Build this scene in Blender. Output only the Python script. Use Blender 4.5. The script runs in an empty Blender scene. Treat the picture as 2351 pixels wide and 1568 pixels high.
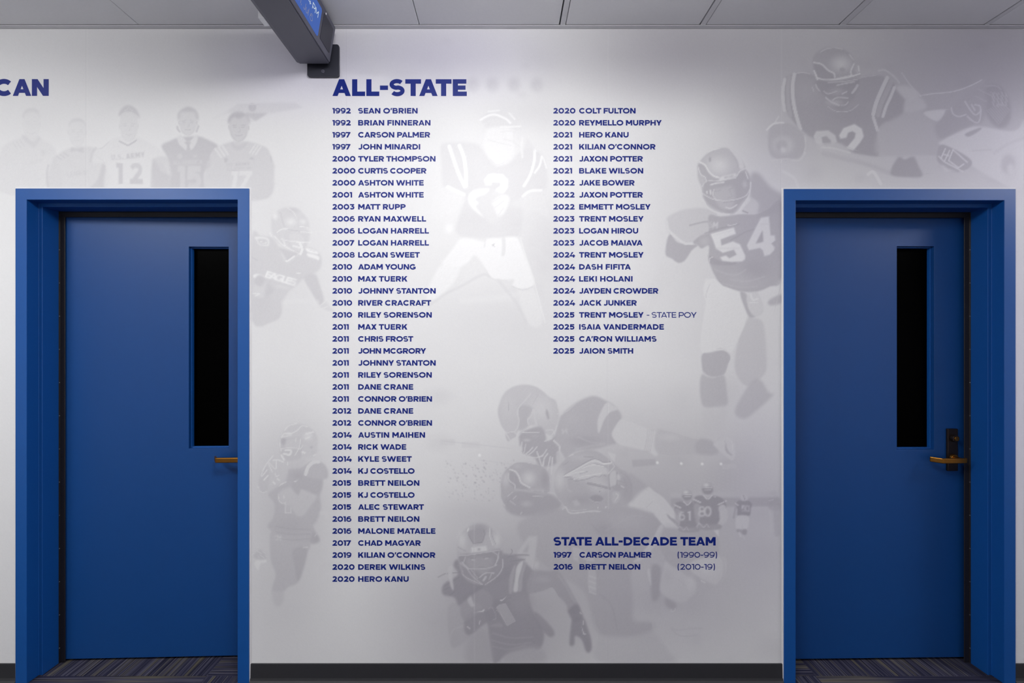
import bpy, bmesh, math, random
import numpy as np
from mathutils import Vector, Matrix
from mathutils.geometry import delaunay_2d_cdt

random.seed(7)
rng = np.random.default_rng(7)
scene = bpy.context.scene
COL = scene.collection

# ---------------------------------------------------------------- picture frame -> wall plane
IMW, IMH = 2351, 1568
VX, VY = 1156.0, 780.0          # where the camera axis meets the wall (photo pixels)
S = 526.0                       # photo pixels per metre on the wall plane
EYE = 1.496                     # camera height
FPX = 1045.0                    # 16 mm lens
D = FPX / S                     # camera to wall
def wx(px): return (px - VX) / S
def wz(py): return EYE + (VY - py) / S

# ---------------------------------------------------------------- camera, world, exposure, lamps
cd = bpy.data.cameras.new('camera'); cam = bpy.data.objects.new('camera', cd); COL.objects.link(cam)
cam.location = (0, -D, EYE); cam.rotation_euler = (math.pi / 2, 0, 0)
cd.sensor_width = 36.0; cd.lens = 36.0 * FPX / IMW
cd.shift_x = (IMW / 2 - VX) / IMW; cd.shift_y = -(IMH / 2 - VY) / IMW
cd.clip_start = 0.02
scene.camera = cam
w = bpy.data.worlds.new('world'); scene.world = w; w.use_nodes = True
w.node_tree.nodes['Background'].inputs[0].default_value = (0.8, 0.85, 1, 1)
w.node_tree.nodes['Background'].inputs[1].default_value = 0.0
vs = scene.view_settings
vs.view_transform = 'Standard'; vs.look = 'None'; vs.gamma = 1.0; vs.use_curve_mapping = False
vs.exposure = 0.0
try:
    scene.cycles.use_denoising = True; scene.cycles.denoising_prefilter = 'ACCURATE'; scene.cycles.denoising_quality = 'HIGH'
    scene.cycles.max_bounces = 8; scene.cycles.diffuse_bounces = 6
except Exception:
    pass
CEIL = wz(66.2)                 # underside of the ceiling grid
CEIL_LAMPS = [(-2.72, -1.70, 44.0), (-0.085, -1.42, 29.5), (3.75, -0.98, 34.0)]   # x, y, strength of each ceiling lamp, out of view

# ---------------------------------------------------------------- materials
def lin(c):
    return tuple((v / 12.92 if v <= 0.04045 else ((v + 0.055) / 1.055) ** 2.4) for v in c)
def srgb(r, g, b): return lin((r / 255, g / 255, b / 255)) + (1.0,)
def mat(name, col, rough=0.5, metal=0.0, spec=0.5, noise=0.0, nscale=40.0, bump=0.0, bscale=300.0):
    m = bpy.data.materials.new(name); m.use_nodes = True
    nt = m.node_tree; b = nt.nodes['Principled BSDF']
    b.inputs['Base Color'].default_value = col
    b.inputs['Roughness'].default_value = rough; b.inputs['Metallic'].default_value = metal
    b.inputs['Specular IOR Level'].default_value = spec
    tc = nt.nodes.new('ShaderNodeTexCoord')
    if noise > 0:
        n = nt.nodes.new('ShaderNodeTexNoise'); n.inputs['Scale'].default_value = nscale; n.inputs['Detail'].default_value = 4
        nt.links.new(tc.outputs['Object'], n.inputs['Vector'])
        mr = nt.nodes.new('ShaderNodeMapRange'); mr.inputs[3].default_value = 1 - noise; mr.inputs[4].default_value = 1 + noise
        nt.links.new(n.outputs['Fac'], mr.inputs[0])
        mx = nt.nodes.new('ShaderNodeVectorMath'); mx.operation = 'SCALE'; mx.inputs[0].default_value = col[:3]
        nt.links.new(mr.outputs[0], mx.inputs['Scale']); nt.links.new(mx.outputs[0], b.inputs['Base Color'])
    if bump > 0:
        n2 = nt.nodes.new('ShaderNodeTexNoise'); n2.inputs['Scale'].default_value = bscale
        nt.links.new(tc.outputs['Object'], n2.inputs['Vector'])
        bp = nt.nodes.new('ShaderNodeBump'); bp.inputs['Strength'].default_value = bump; bp.inputs['Distance'].default_value = 0.001
        nt.links.new(n2.outputs['Fac'], bp.inputs['Height']); nt.links.new(bp.outputs[0], b.inputs['Normal'])
    return m
M = {}
M['plaster'] = mat('wall_paint', (0.84, 0.84, 0.85, 1), 0.6, bump=0.05)
M['blue'] = mat('blue_door_paint', srgb(12, 68, 132), 0.46, spec=0.47, noise=0.04, bump=0.10, bscale=180)
M['bluef'] = mat('blue_frame_paint', srgb(16, 82, 156), 0.44, spec=0.45, noise=0.03, bump=0.06, bscale=220)
M['base'] = mat('charcoal_vinyl_base', srgb(50, 50, 53), 0.5, noise=0.06)
M['gasket'] = mat('dark_bronze_seal', srgb(26, 22, 26), 0.55, noise=0.1)
M['black_glass'] = mat('dark_glass', (0.0, 0.0, 0.0, 1), 0.3, spec=0.02)
M['brass'] = mat('aged_brass', srgb(158, 108, 46), 0.36, metal=1.0, noise=0.15, nscale=60)
M['bronze'] = mat('oil_rubbed_bronze', srgb(60, 50, 46), 0.42, metal=0.8, noise=0.12)
M['steel'] = mat('screw_steel', srgb(190, 190, 195), 0.3, metal=1.0)
M['edge_halo'] = mat('white_halo', srgb(236, 235, 236), 0.6)
M['tile'] = mat('ceiling_tile_white', srgb(240, 240, 242), 0.9, spec=0.1, noise=0.025, nscale=90, bump=0.25, bscale=400)
M['tee'] = mat('ceiling_grid_white', srgb(224, 224, 227), 0.5)
M['void'] = mat('ceiling_void', srgb(40, 40, 42), 0.9)
M['case'] = mat('dark_grey_case', srgb(84, 84, 98), 0.42, noise=0.04, bump=0.05)
M['case2'] = mat('darker_grey_case', srgb(52, 52, 64), 0.5, noise=0.04)
M['plate'] = mat('charcoal_bracket', srgb(50, 51, 62), 0.45, noise=0.04)
M['red'] = mat('red_plastic', srgb(150, 40, 40), 0.5)
M['white'] = mat('white_plastic', srgb(235, 235, 238), 0.5)

def emit(name, col, strength):
    m = bpy.data.materials.new(name); m.use_nodes = True
    nt = m.node_tree; nt.nodes.remove(nt.nodes['Principled BSDF'])
    e = nt.nodes.new('ShaderNodeEmission'); e.inputs[0].default_value = col; e.inputs[1].default_value = strength
    nt.links.new(e.outputs[0], nt.nodes['Material Output'].inputs[0]); return m
M['screen'] = emit('lit_blue_screen', srgb(84, 116, 198), 0.75)
M['glyph_white'] = emit('screen_white', srgb(225, 240, 250), 0.8)
M['glyph_dim'] = emit('screen_dim', srgb(175, 175, 196), 0.6)

def print_mat():
    m = bpy.data.materials.new('printed_vinyl'); m.use_nodes = True
    nt = m.node_tree; b = nt.nodes['Principled BSDF']
    a = nt.nodes.new('ShaderNodeAttribute'); a.attribute_name = 'ink'
    nt.links.new(a.outputs['Color'], b.inputs['Base Color'])
    b.inputs['Roughness'].default_value = 0.47; b.inputs['Specular IOR Level'].default_value = 0.30
    return m
M['print'] = print_mat()
M['navy'] = mat('navy_ink', srgb(8, 35, 126), 0.47, spec=0.36)

def carpet_mat():
    m = bpy.data.materials.new('striped_carpet_tile'); m.use_nodes = True
    nt = m.node_tree; N = nt.nodes; L = nt.links; b = N['Principled BSDF']
    b.inputs['Roughness'].default_value = 0.95; b.inputs['Specular IOR Level'].default_value = 0.1
    tc = N.new('ShaderNodeTexCoord'); sp = N.new('ShaderNodeSeparateXYZ'); L.new(tc.outputs['Object'], sp.inputs[0])
    def mth(op, a, bb=None):
        n = N.new('ShaderNodeMath'); n.operation = op
        for i, v in enumerate((a, bb)):
            if v is None: continue
            if isinstance(v, (int, float)): n.inputs[i].default_value = v
            else: L.new(v, n.inputs[i])
        return n.outputs[0]
    T = 0.9033
    ix = mth('FLOOR', mth('DIVIDE', mth('ADD', sp.outputs[0], 1.32), T)); iy = mth('FLOOR', mth('DIVIDE', mth('SUBTRACT', sp.outputs[1], 0.0385), T))
    par = mth('ABSOLUTE', mth('MODULO', mth('ADD', ix, iy), 2.0))
    cid = mth('ADD', mth('MULTIPLY', ix, 7.3), mth('MULTIPLY', iy, 3.1))
    def stripes(across, along, sc):
        cv = N.new('ShaderNodeCombineXYZ'); L.new(mth('MULTIPLY', across, sc), cv.inputs[0]); L.new(mth('MULTIPLY', along, 1.3), cv.inputs[1]); L.new(cid, cv.inputs[2])
        n = N.new('ShaderNodeTexNoise'); n.inputs['Scale'].default_value = 1.0; n.inputs['Detail'].default_value = 2.5; n.inputs['Roughness'].default_value = 0.7
        L.new(cv.outputs[0], n.inputs['Vector']); return n.outputs['Fac']
    def mixf(f, a, c):
        n = N.new('ShaderNodeMix'); L.new(f, n.inputs[0]); L.new(a, n.inputs[2]); L.new(c, n.inputs[3]); return n.outputs[0]
    fine = mixf(par, stripes(sp.outputs[1], sp.outputs[0], 170), stripes(sp.outputs[0], sp.outputs[1], 170))
    broad = mixf(par, stripes(sp.outputs[1], sp.outputs[0], 30), stripes(sp.outputs[0], sp.outputs[1], 30))
    cr = N.new('ShaderNodeValToRGB'); e = cr.color_ramp.elements
    e[0].position = 0.34; e[0].color = srgb(22, 22, 36); e[1].position = 0.70; e[1].color = srgb(98, 96, 106)
    x = cr.color_ramp.elements.new(0.5); x.color = srgb(48, 48, 68)
    L.new(fine, cr.inputs[0])
    cr2 = N.new('ShaderNodeValToRGB'); e = cr2.color_ramp.elements
    e[0].position = 0.52; e[0].color = (0, 0, 0, 1); e[1].position = 0.68; e[1].color = (1, 1, 1, 1)
    L.new(broad, cr2.inputs[0])
    mx = N.new('ShaderNodeMix'); mx.data_type = 'RGBA'
    L.new(mth('MULTIPLY', cr2.outputs[0], mth('MULTIPLY', fine, 1.1)), mx.inputs[0]); L.new(cr.outputs[0], mx.inputs[6]); mx.inputs[7].default_value = srgb(112, 106, 80)
    L.new(mx.outputs[2], b.inputs['Base Color'])
    bp = N.new('ShaderNodeBump'); bp.inputs['Strength'].default_value = 0.5; bp.inputs['Distance'].default_value = 0.002
    L.new(fine, bp.inputs['Height']); L.new(bp.outputs[0], b.inputs['Normal'])
    return m
M['carpet'] = carpet_mat()

# ---------------------------------------------------------------- mesh helpers
def link(name, me, m=None, parent=None):
    o = bpy.data.objects.new(name, me); COL.objects.link(o)
    if m is not None: me.materials.append(m)
    if parent is not None: o.parent = parent
    return o
def mesh_from(name, verts, faces, m=None, parent=None):
    me = bpy.data.meshes.new(name); me.from_pydata([tuple(v) for v in verts], [], faces); me.update()
    return link(name, me, m, parent)
def empty(name, loc=(0, 0, 0)):
    o = bpy.data.objects.new(name, None); COL.objects.link(o); o.location = loc; o.empty_display_size = 0.1; return o
def tag(o, label=None, cat=None, group=None, kind=None):
    if label: o['label'] = label
    if cat: o['category'] = cat
    if group: o['group'] = group
    if kind: o['kind'] = kind
    return o
def add_box(bm, x0, x1, y0, y1, z0, z1):
    v = [bm.verts.new((x, y, z)) for z in (z0, z1) for y in (y0, y1) for x in (x0, x1)]
    for f in ((0, 2, 3, 1), (4, 5, 7, 6), (0, 1, 5, 4), (2, 6, 7, 3), (0, 4, 6, 2), (1, 3, 7, 5)):
        bm.faces.new([v[i] for i in f])
def finish(name, bm, m, parent=None, bevel=0.0, seg=2, smooth=False):
    bmesh.ops.recalc_face_normals(bm, faces=bm.faces[:])
    me = bpy.data.meshes.new(name); bm.to_mesh(me); bm.free()
    if smooth:
        for p in me.polygons: p.use_smooth = True
    o = link(name, me, m, parent)
    if bevel > 0:
        b = o.modifiers.new('edge', 'BEVEL'); b.width = bevel; b.segments = seg; b.limit_method = 'ANGLE'; b.angle_limit = math.radians(40)
    return o
def box(name, x0, x1, y0, y1, z0, z1, m, parent=None, bevel=0.0):
    bm = bmesh.new(); add_box(bm, x0, x1, y0, y1, z0, z1); return finish(name, bm, m, parent, bevel)
def cyl(bm, c, axis, r0, r1, h, n=20):
    mtx = Matrix.Translation(c) @ Vector(axis).to_track_quat('Z', 'Y').to_matrix().to_4x4() @ Matrix.Translation((0, 0, h / 2))
    bmesh.ops.create_cone(bm, cap_ends=True, segments=n, radius1=r0, radius2=r1, depth=h, matrix=mtx)

# ---------------------------------------------------------------- lettering: a geometric sans drawn from strokes
def arc(cx, cy, rx, ry, a0, a1, n=14):
    return [(cx + rx * math.cos(math.radians(a0 + (a1 - a0) * i / n)), cy + ry * math.sin(math.radians(a0 + (a1 - a0) * i / n))) for i in range(n + 1)]
def spline(pts, n=5):
    out = []
    P = [pts[0]] + list(pts) + [pts[-1]]
    for i in range(1, len(P) - 2):
        p0, p1, p2, p3 = P[i - 1], P[i], P[i + 1], P[i + 2]
        for k in range(n):
            t = k / n
            out.append(tuple(0.5 * ((2 * p1[j]) + (-p0[j] + p2[j]) * t + (2 * p0[j] - 5 * p1[j] + 4 * p2[j] - p3[j]) * t * t + (-p0[j] + 3 * p1[j] - 3 * p2[j] + p3[j]) * t ** 3) for j in (0, 1)))
    out.append(tuple(pts[-1])); return out
def ribbon(path, wd, closed=False):
    path = [p for i, p in enumerate(path) if i == 0 or math.hypot(p[0] - path[i - 1][0], p[1] - path[i - 1][1]) > 1e-4]
    n = len(path); L = []; R = []
    for i in range(n):
        if closed: a, b, c = path[i - 1], path[i], path[(i + 1) % n]
        else: a, b, c = path[max(i - 1, 0)], path[i], path[min(i + 1, n - 1)]
        def nrm(p, q):
            dx, dy = q[0] - p[0], q[1] - p[1]; l = math.hypot(dx, dy) or 1; return (-dy / l, dx / l)
        n1 = nrm(a, b) if a != b else nrm(b, c); n2 = nrm(b, c) if b != c else n1
        mx, my = n1[0] + n2[0], n1[1] + n2[1]; l = math.hypot(mx, my) or 1; mx /= l; my /= l
        k = min(1.0 / max(mx * n1[0] + my * n1[1], 0.35), 2.2) * wd / 2
        L.append((b[0] + mx * k, b[1] + my * k)); R.append((b[0] - mx * k, b[1] - my * k))
    q = []
    for i in range(n if closed else n - 1):
        j = (i + 1) % n; q.append([L[i], R[i], R[j], L[j]])
    return q
ADV = dict(A=1.05, B=.92, C=1.06, D=1.0, E=.80, F=.78, G=1.06, H=.94, I=.0, J=.72, K=.96, L=.74, M=1.13, N=.96, O=1.18, P=.90, Q=1.18, R=.92, S=.86, T=.90, U=.92, V=1.05, W=1.62, X=.98, Y=1.0, Z=.86)
ADV.update({'0': .98, '1': .44, '2': .84, '3': .84, '4': .96, '5': .86, '6': .90, '7': .84, '8': .90, '9': .90, "'": .24, '-': .46, '(': .34, ')': .34, '.': .0, ',': .1, ':': .0, 'n': .62, 'u': .62, 'l': .0, 'o': .7})
BEAR = {}
for c in 'BDEFHIKLMNPRU': BEAR[c] = [.085, .06]
for c in 'CGOQS023689': BEAR[c] = [.05, .05]
for c in 'AVWXYTJ47': BEAR[c] = [.0, .0]
for c in 'HIMNU': BEAR[c] = [.085, .085]
BEAR['L'] = [.085, .0]; BEAR['E'] = [.085, .04]; BEAR['D'] = [.085, .05]; BEAR['J'] = [.0, .08]; BEAR['1'] = [.02, .07]; BEAR['F'] = [.085, .01]; BEAR['P'] = [.085, .02]
for c in "nul.:,": BEAR[c] = [.07, .07]
KERN = {('T', 'A'): -.1, ('A', 'T'): -.1, ('L', 'T'): -.1, ('A', 'Y'): -.12, ('Y', 'A'): -.12, ('L', 'Y'): -.12, ('A', 'V'): -.1, ('V', 'A'): -.1, ('A', 'W'): -.06, ('W', 'A'): -.06, ('R', 'T'): -.03, ('F', 'A'): -.08, ('P', 'A'): -.08, ('L', "'"): -.1, ('K', 'Y'): -.03, ('R', 'Y'): -.05, ('K', 'O'): -.03, ('A', "'"): -.05, ('T', 'O'): -.03, ('Y', 'O'): -.05}
def glyph(ch, w):
    """quads of one capital, cap height 1, stem width w"""
    h = w * .86
    W = ADV.get(ch, .8) * 1.045
    if ch in 'I.:l': W = w
    q = []
    def rect(x0, y0, x1, y1): q.append([(x0, y0), (x1, y0), (x1, y1), (x0, y1)])
    def rib(path, ww=None, closed=False): q.extend(ribbon(path, ww or w * .94, closed))
    def diag(x0, y0, x1, y1, t): q.append([(x0 - t / 2, y0), (x0 + t / 2, y0), (x1 + t / 2, y1), (x1 - t / 2, y1)])
    c = w * .94 / 2; o = .012
    if ch == 'A':
        t = w * 1.0; diag(t / 2, 0, W / 2, 1, t); diag(W - t / 2, 0, W / 2, 1, t); rect(W * .22, .18, W * .78, .18 + h * .82)
    elif ch == 'B':
        t = w * .82; rect(0, 0, w, 1); m = .515
        ry = (1 - t / 2 - m) / 2; rib([(w * .5, 1 - t / 2)] + arc(W * .93 - .2 - t / 2, m + ry, .2, ry, 90, -90, 12) + [(w * .5, m)], t)
        ry = (m - t / 2) / 2; rib([(w * .5, m)] + arc(W - .22 - t / 2, t / 2 + ry, .22, ry, 90, -90, 12) + [(w * .5, t / 2)], t)
    elif ch in 'CG':
        cx = W * .53; rib(arc(cx, .5, cx - c, .5 - c + o, 42, 318 if ch == 'C' else 312, 28))
        if ch == 'G': rect(W - w * .98, .13, W - .005, .53); rect(W * .55, .53 - h * .82, W - .005, .53)
    elif ch == 'D':
        rect(0, 0, w, 1); rib([(w * .5, 1 - c)] + arc(W * .40, .5, W * .60 - c, .5 - c, 90, -90, 22) + [(w * .5, c)])
    elif ch in 'EF':
        rect(0, 0, w, 1); rect(0, 1 - h, W * (.97 if ch == 'E' else 1), 1)
        if ch == 'E': rect(0, .5 - h * .48, W * .91, .5 + h * .48); rect(0, 0, W, h)
        else: rect(0, .36, W * .93, .36 + h)
    elif ch == 'H': rect(0, 0, w, 1); rect(W - w, 0, W, 1); rect(0, .5 - h / 2, W, .5 + h / 2)
    elif ch == 'I': rect(0, 0, w, 1)
    elif ch == 'J': rib([(W - c, 1)] + [(W - c, .34)] + arc(W - c - .25, .33, .25, .33 - c + o, 0, -90, 9) + arc(W - c - .25, .33, .36, .33 - c + o, -90, -142, 5)[1:])
    elif ch == 'K':
        rect(0, 0, w, 1); diag(w * .85, .32, W - w * .62, 1, w * 1.3); q.append([(W * .37, .55), (W * .60, .72), (W, 0), (W - w * 1.28, 0)])
    elif ch == 'L': rect(0, 0, w, 1); rect(0, 0, W, h)
    elif ch == 'M':
        rect(0, 0, w, 1); rect(W - w, 0, W, 1); t = w * 1.15; diag(t / 2, 1, W / 2, .28, t); diag(W - t / 2, 1, W / 2, .28, t)
    elif ch == 'N': rect(0, 0, w, 1); rect(W - w, 0, W, 1); diag(w * .55, 1, W - w * .55, 0, w * 1.12)
    elif ch in 'OQ0':
        rib(arc(W / 2, .5, W / 2 - c, .5 - c + o, 0, 360 - 10, 35), closed=True)
        if ch == 'Q': diag(W * .9, 0, W * .62, .28, w * 1.2)
    elif ch in 'PR':
        rect(0, 0, w, 1); rib([(w * .5, 1 - c)] + arc(W - .31 - c + .005, .66, .31, .34 - c, 90, -90) + [(w * .5, .32 + c)])
        if ch == 'R': diag(W - w * .6, 0, W * .56, .36, w * 1.2)
    elif ch == 'S':
        t = w * .80; rx = W / 2 - t / 2; ry = (.51 + o - t / 2) / 2
        rib(arc(W * .49, 1 + o - t / 2 - ry, rx * .97, ry, 34, 262, 22) + arc(W * .51, -o + t / 2 + ry, rx * .97, ry, 82, -148, 22), t)
    elif ch == 'T': rect(0, 1 - h, W, 1); rect(W / 2 - w / 2, 0, W / 2 + w / 2, 1)
    elif ch == 'U': rib([(c, 1), (c, .40)] + arc(W / 2, .40, W / 2 - c, .40 - c + o, 180, 360, 16) + [(W - c, .40), (W - c, 1)])
    elif ch == 'V': t = w * 1.12; diag(t / 2, 1, W / 2, 0, t); diag(W - t / 2, 1, W / 2, 0, t)
    elif ch == 'W':
        t = w * 1.06; diag(t / 2, 1, W * .29, 0, t); diag(W * .5, 1, W * .29, 0, t * .95); diag(W * .5, 1, W * .71, 0, t * .95); diag(W - t / 2, 1, W * .71, 0, t)
    elif ch == 'X': t = w * 1.25; diag(t / 2, 0, W - t / 2, 1, t); diag(W - t / 2, 0, t / 2, 1, t)
    elif ch == 'Y': t = w * 1.18; diag(t / 2, 1, W / 2, .36, t); diag(W - t / 2, 1, W / 2, .36, t); rect(W / 2 - w / 2, 0, W / 2 + w / 2, .42)
    elif ch == 'Z': rect(0, 1 - h, W, 1); rect(0, 0, W, h); diag(w * .7, h * .5, W - w * .7, 1 - h * .5, w * 1.3)
    elif ch == '1': rect(W - w, 0, W, 1); rect(.02, 1 - h, W, 1)
    elif ch == '2':
        P = [(.02, .80), (.18, .95), (.46, 1.0), (.80, .93), (.93, .73), (.84, .54), (.52, .27), (.22, .02)]
        rib(spline([(c + x * (W - 2 * c), c + .01 + y * (1 - 2 * c)) for x, y in P])); rect(.02, 0, W, h)
    elif ch == '3':
        rect(.05, 1 - h, W * .93, 1); q.append([(W * .93 - w * 1.2, 1 - h), (W * .93, 1 - h * .6), (W * .62, .56), (W * .30, .56)])
        P = [(.36, .60), (.62, .58), (.92, .46), (.98, .28), (.84, .07), (.48, 0), (.2, .04), (0, .15)]
        rib(spline([(c + x * (W - 2 * c), c + y * (1 - 2 * c)) for x, y in P]))
    elif ch == '4': rect(W * .60, 0, W * .60 + w, .56); rect(0, .2, W, .2 + h); q.append([(0, .2), (w * 1.2, .2 + h), (W * .48 + w * .9, 1), (W * .48 - w * .3, 1)])
    elif ch == '5':
        rect(.1, 1 - h, W * .95, 1); q.append([(.06, .42), (.06 + w, .42), (.10 + w, 1), (.10, 1)])
        P = [(.1, .58), (.45, .64), (.82, .56), (.98, .33), (.85, .09), (.47, 0), (.2, .04), (0, .14)]
        rib(spline([(c + x * (W - 2 * c), c + y * (1 - 2 * c)) for x, y in P]))
    elif ch in '69':
        P = [(.90, .93), (.62, 1.0), (.22, .88), (.0, .48)]
        a = [(c + x * (W - 2 * c), c + y * (1 - 2 * c)) for x, y in P]
        t = w * .78; k = t / 2; a = [(k + x * (W - 2 * k), k + y * (1 - 2 * k)) for x, y in P]
        b = arc(W / 2, .345, W / 2 - k, .345 - k + o, 0, 350, 28)
        if ch == '9': a = [(W - x, 1 - y) for x, y in a]; b = [(W - x, 1 - y) for x, y in b]
        rib(spline(a), t); rib(b, t, True)
    elif ch == '7': rect(0, 1 - h, W, 1); diag(W * .28 + .02, 0, W - w * .62, 1 - h * .5, w * 1.12)
    elif ch == '8':
        t = w * .74; ry = (.53 + o - t / 2) / 4 * 1.92; top = (1 + o - t / 2 - .515) / 2; bot = (.515 + o - t / 2) / 2
        rib(arc(W / 2, .515 + top, min(W / 2 - t / 2 - .05, top * 1.5), top, 0, 348, 26), t, True); rib(arc(W / 2, .515 - bot, W / 2 - t / 2 - .005, bot, 0, 348, 26), t, True)
    elif ch == "'": q.append([(.0, .62), (w * .62, .62), (w * 1.15, 1), (w * .22, 1)])
    elif ch == '-': rect(0, .36, W, .36 + h)
    elif ch == '(': rib(arc(.60, .46, .53, 1.0, 142, 218, 10), w * .95)
    elif ch == ')': rib(arc(-.26, .46, .53, 1.0, 38, -38, 10), w * .95)
    elif ch == '.': rect(0, 0, w, w)
    elif ch == ',': q.append([(0, -.16), (w * .6, -.16), (w, w), (0, w)])
    elif ch == ':': rect(0, .05, w, .05 + w); rect(0, .5, w, .5 + w)
    elif ch == 'n': rect(0, 0, w, .7); rib([(c, .38)] + arc(W / 2, .4, W / 2 - c, .3 - c, 180, 0, 12) + [(W - c, 0)])
    elif ch == 'u': rib([(c, .7), (c, .3)] + arc(W / 2, .3, W / 2 - c, .3 - c, 180, 360, 12) + [(W - c, .7)])
    elif ch == 'l': rect(0, 0, w, 1.02)
    elif ch == 'o': rib(arc(W / 2, .35, W / 2 - c, .35 - c, 0, 345, 24), closed=True)
    return q, W
_gc = {}
def glyph_tris(ch, w):
    k = (ch, round(w, 3))
    if k not in _gc:
        q, W = glyph(ch, w)
        V = []; F = []
        for poly in q:
            area = sum(poly[i][0] * poly[(i + 1) % 4][1] - poly[(i + 1) % 4][0] * poly[i][1] for i in range(4))
            if abs(area) < 1e-7: continue
            if area < 0: poly = poly[::-1]
            b = len(V); V += [Vector(p) for p in poly]; F.append([b, b + 1, b + 2, b + 3])
        vo, eo, fo, ov, oe, of = delaunay_2d_cdt(V, [], F, 0, 1e-5)
        keep = [f for f, src in zip(fo, of) if len(src)]
        _gc[k] = ([tuple(v) for v in vo], keep, W, q)
    return _gc[k]
def layout(text, w, tracking=0.0):
    """[(char, x)], ink width - in cap heights"""
    x = 0.0; out = []; prev = None; first = True
    for ch in text:
        if ch == ' ': x += .40 + tracking; prev = None; continue
        b = BEAR.get(ch, [.05, .05])
        if not first: x += b[0]
        first = False
        if prev: x += KERN.get((prev, ch), 0.0)
        W = glyph_tris(ch, w)[2]
        out.append((ch, x)); end = x + W
        x = end + b[1] + tracking; prev = ch
    return out, end
def fit_layout(text, w, width):
    n = len(text) - 1
    _, e0 = layout(text, w); t = (width - e0) / max(n, 1) if width else 0
    return layout(text, w, t)[0]
def text_mesh(name, text, x0, base, cap, w, x1=None, y=-0.0018, m=None, parent=None):
    """lettering printed on the wall; x0, x1, base and cap in photo pixels"""
    lay = fit_layout(text, w, (x1 - x0) / cap if x1 else None)
    V = []; F = []
    for ch, gx in lay:
        v, f, W, q = glyph_tris(ch, w); b = len(V)
        V += [(wx(x0 + (gx + p[0]) * cap), y, wz(base - p[1] * cap)) for p in v]
        F += [[b + i for i in t] for t in f]
    return mesh_from(name, V, F, m, parent)

# ---------------------------------------------------------------- the printed picture on the wall covering
# INK holds the printed grey (1 = bare white vinyl); every figure is drawn into it with soft brushes and the
# cut-out shapes of each figure become meshes of their own.
INK = np.full((IMH, IMW), 0.925, np.float32)
def box_blur(a, r):
    r = int(round(r))
    if r < 1: return a
    for ax in (0, 1):
        for _ in range(2):
            p = np.concatenate([np.repeat(np.take(a, [0], ax), r + 1, ax), a, np.repeat(np.take(a, [-1], ax), r, ax)], ax)
            c = np.cumsum(p, ax, dtype=np.float64); n = a.shape[ax]
            a = ((np.take(c, np.arange(2 * r + 1, 2 * r + 1 + n), ax) - np.take(c, np.arange(0, n), ax)) / (2 * r + 1)).astype(np.float32)
    return a
def window(xs, ys, pad):
    x0 = max(int(min(xs) - pad), 0); x1 = min(int(max(xs) + pad) + 2, IMW); y0 = max(int(min(ys) - pad), 0); y1 = min(int(max(ys) + pad) + 2, IMH)
    return x0, x1, y0, y1
def blend(x0, x1, y0, y1, m, tone):
    INK[y0:y1, x0:x1] = INK[y0:y1, x0:x1] * (1 - m) + tone * m
def poly_mask(P, x0, x1, y0, y1):
    acc = 0
    for sx, sy in ((.25, .25), (.75, .25), (.25, .75), (.75, .75)):
        X = np.arange(x0, x1)[None, :] + sx; Y = np.arange(y0, y1)[:, None] + sy
        ins = np.zeros((y1 - y0, x1 - x0), bool); n = len(P)
        for i in range(n):
            ax, ay = P[i]; bx, by = P[(i + 1) % n]
            if ay == by: continue
            t = (Y - ay) / (by - ay); c = ((ay > Y) != (by > Y)) & (X < ax + t * (bx - ax)); ins ^= c
        acc = acc + ins
    return (acc / 4.0).astype(np.float32)
def paint_poly(P, tone, a=1.0, blur=1.0):
    xs = [p[0] for p in P]; ys = [p[1] for p in P]; x0, x1, y0, y1 = window(xs, ys, blur * 2.2 + 2)
    if x1 <= x0 or y1 <= y0: return
    blend(x0, x1, y0, y1, box_blur(poly_mask(P, x0, x1, y0, y1), blur) * a, tone)
def paint_line(P, wd, tone, a=1.0, blur=0.7):
    xs = [p[0] for p in P]; ys = [p[1] for p in P]; x0, x1, y0, y1 = window(xs, ys, wd + blur * 2 + 2)
    if x1 <= x0 or y1 <= y0: return
    X = np.arange(x0, x1)[None, :] + .5; Y = np.arange(y0, y1)[:, None] + .5; d = np.full((y1 - y0, x1 - x0), 1e9)
    for (ax, ay), (bx, by) in zip(P[:-1], P[1:]):
        dx, dy = bx - ax, by - ay; l2 = dx * dx + dy * dy + 1e-9
        t = np.clip(((X - ax) * dx + (Y - ay) * dy) / l2, 0, 1); d = np.minimum(d, np.hypot(X - ax - t * dx, Y - ay - t * dy))
    m = np.clip((wd / 2 + blur / 2 - d) / max(blur, .3), 0, 1).astype(np.float32)
    blend(x0, x1, y0, y1, m * a, tone)
def glow(cx, cy, rx, ry, tone, a, power=1.0):
    x0, x1, y0, y1 = window([cx - rx, cx + rx], [cy - ry, cy + ry], 1)
    X = np.arange(x0, x1)[None, :] + .5; Y = np.arange(y0, y1)[:, None] + .5
    r = np.clip(1 - np.sqrt(((X - cx) / rx) ** 2 + ((Y - cy) / ry) ** 2), 0, 1); m = (r * r * (3 - 2 * r)) ** power
    blend(x0, x1, y0, y1, (m * a).astype(np.float32), tone)
def smooth_closed(P, n=4):
    out = []; k = len(P)
    for i in range(k):
        p0, p1, p2, p3 = P[i - 1], P[i], P[(i + 1) % k], P[(i + 2) % k]
        for s in range(n):
            t = s / n
            out.append(tuple(0.5 * ((2 * p1[j]) + (-p0[j] + p2[j]) * t + (2 * p0[j] - 5 * p1[j] + 4 * p2[j] - p3[j]) * t * t + (-p0[j] + 3 * p1[j] - 3 * p2[j] + p3[j]) * t ** 3) for j in (0, 1)))
    return out
FIGS = []
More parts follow.
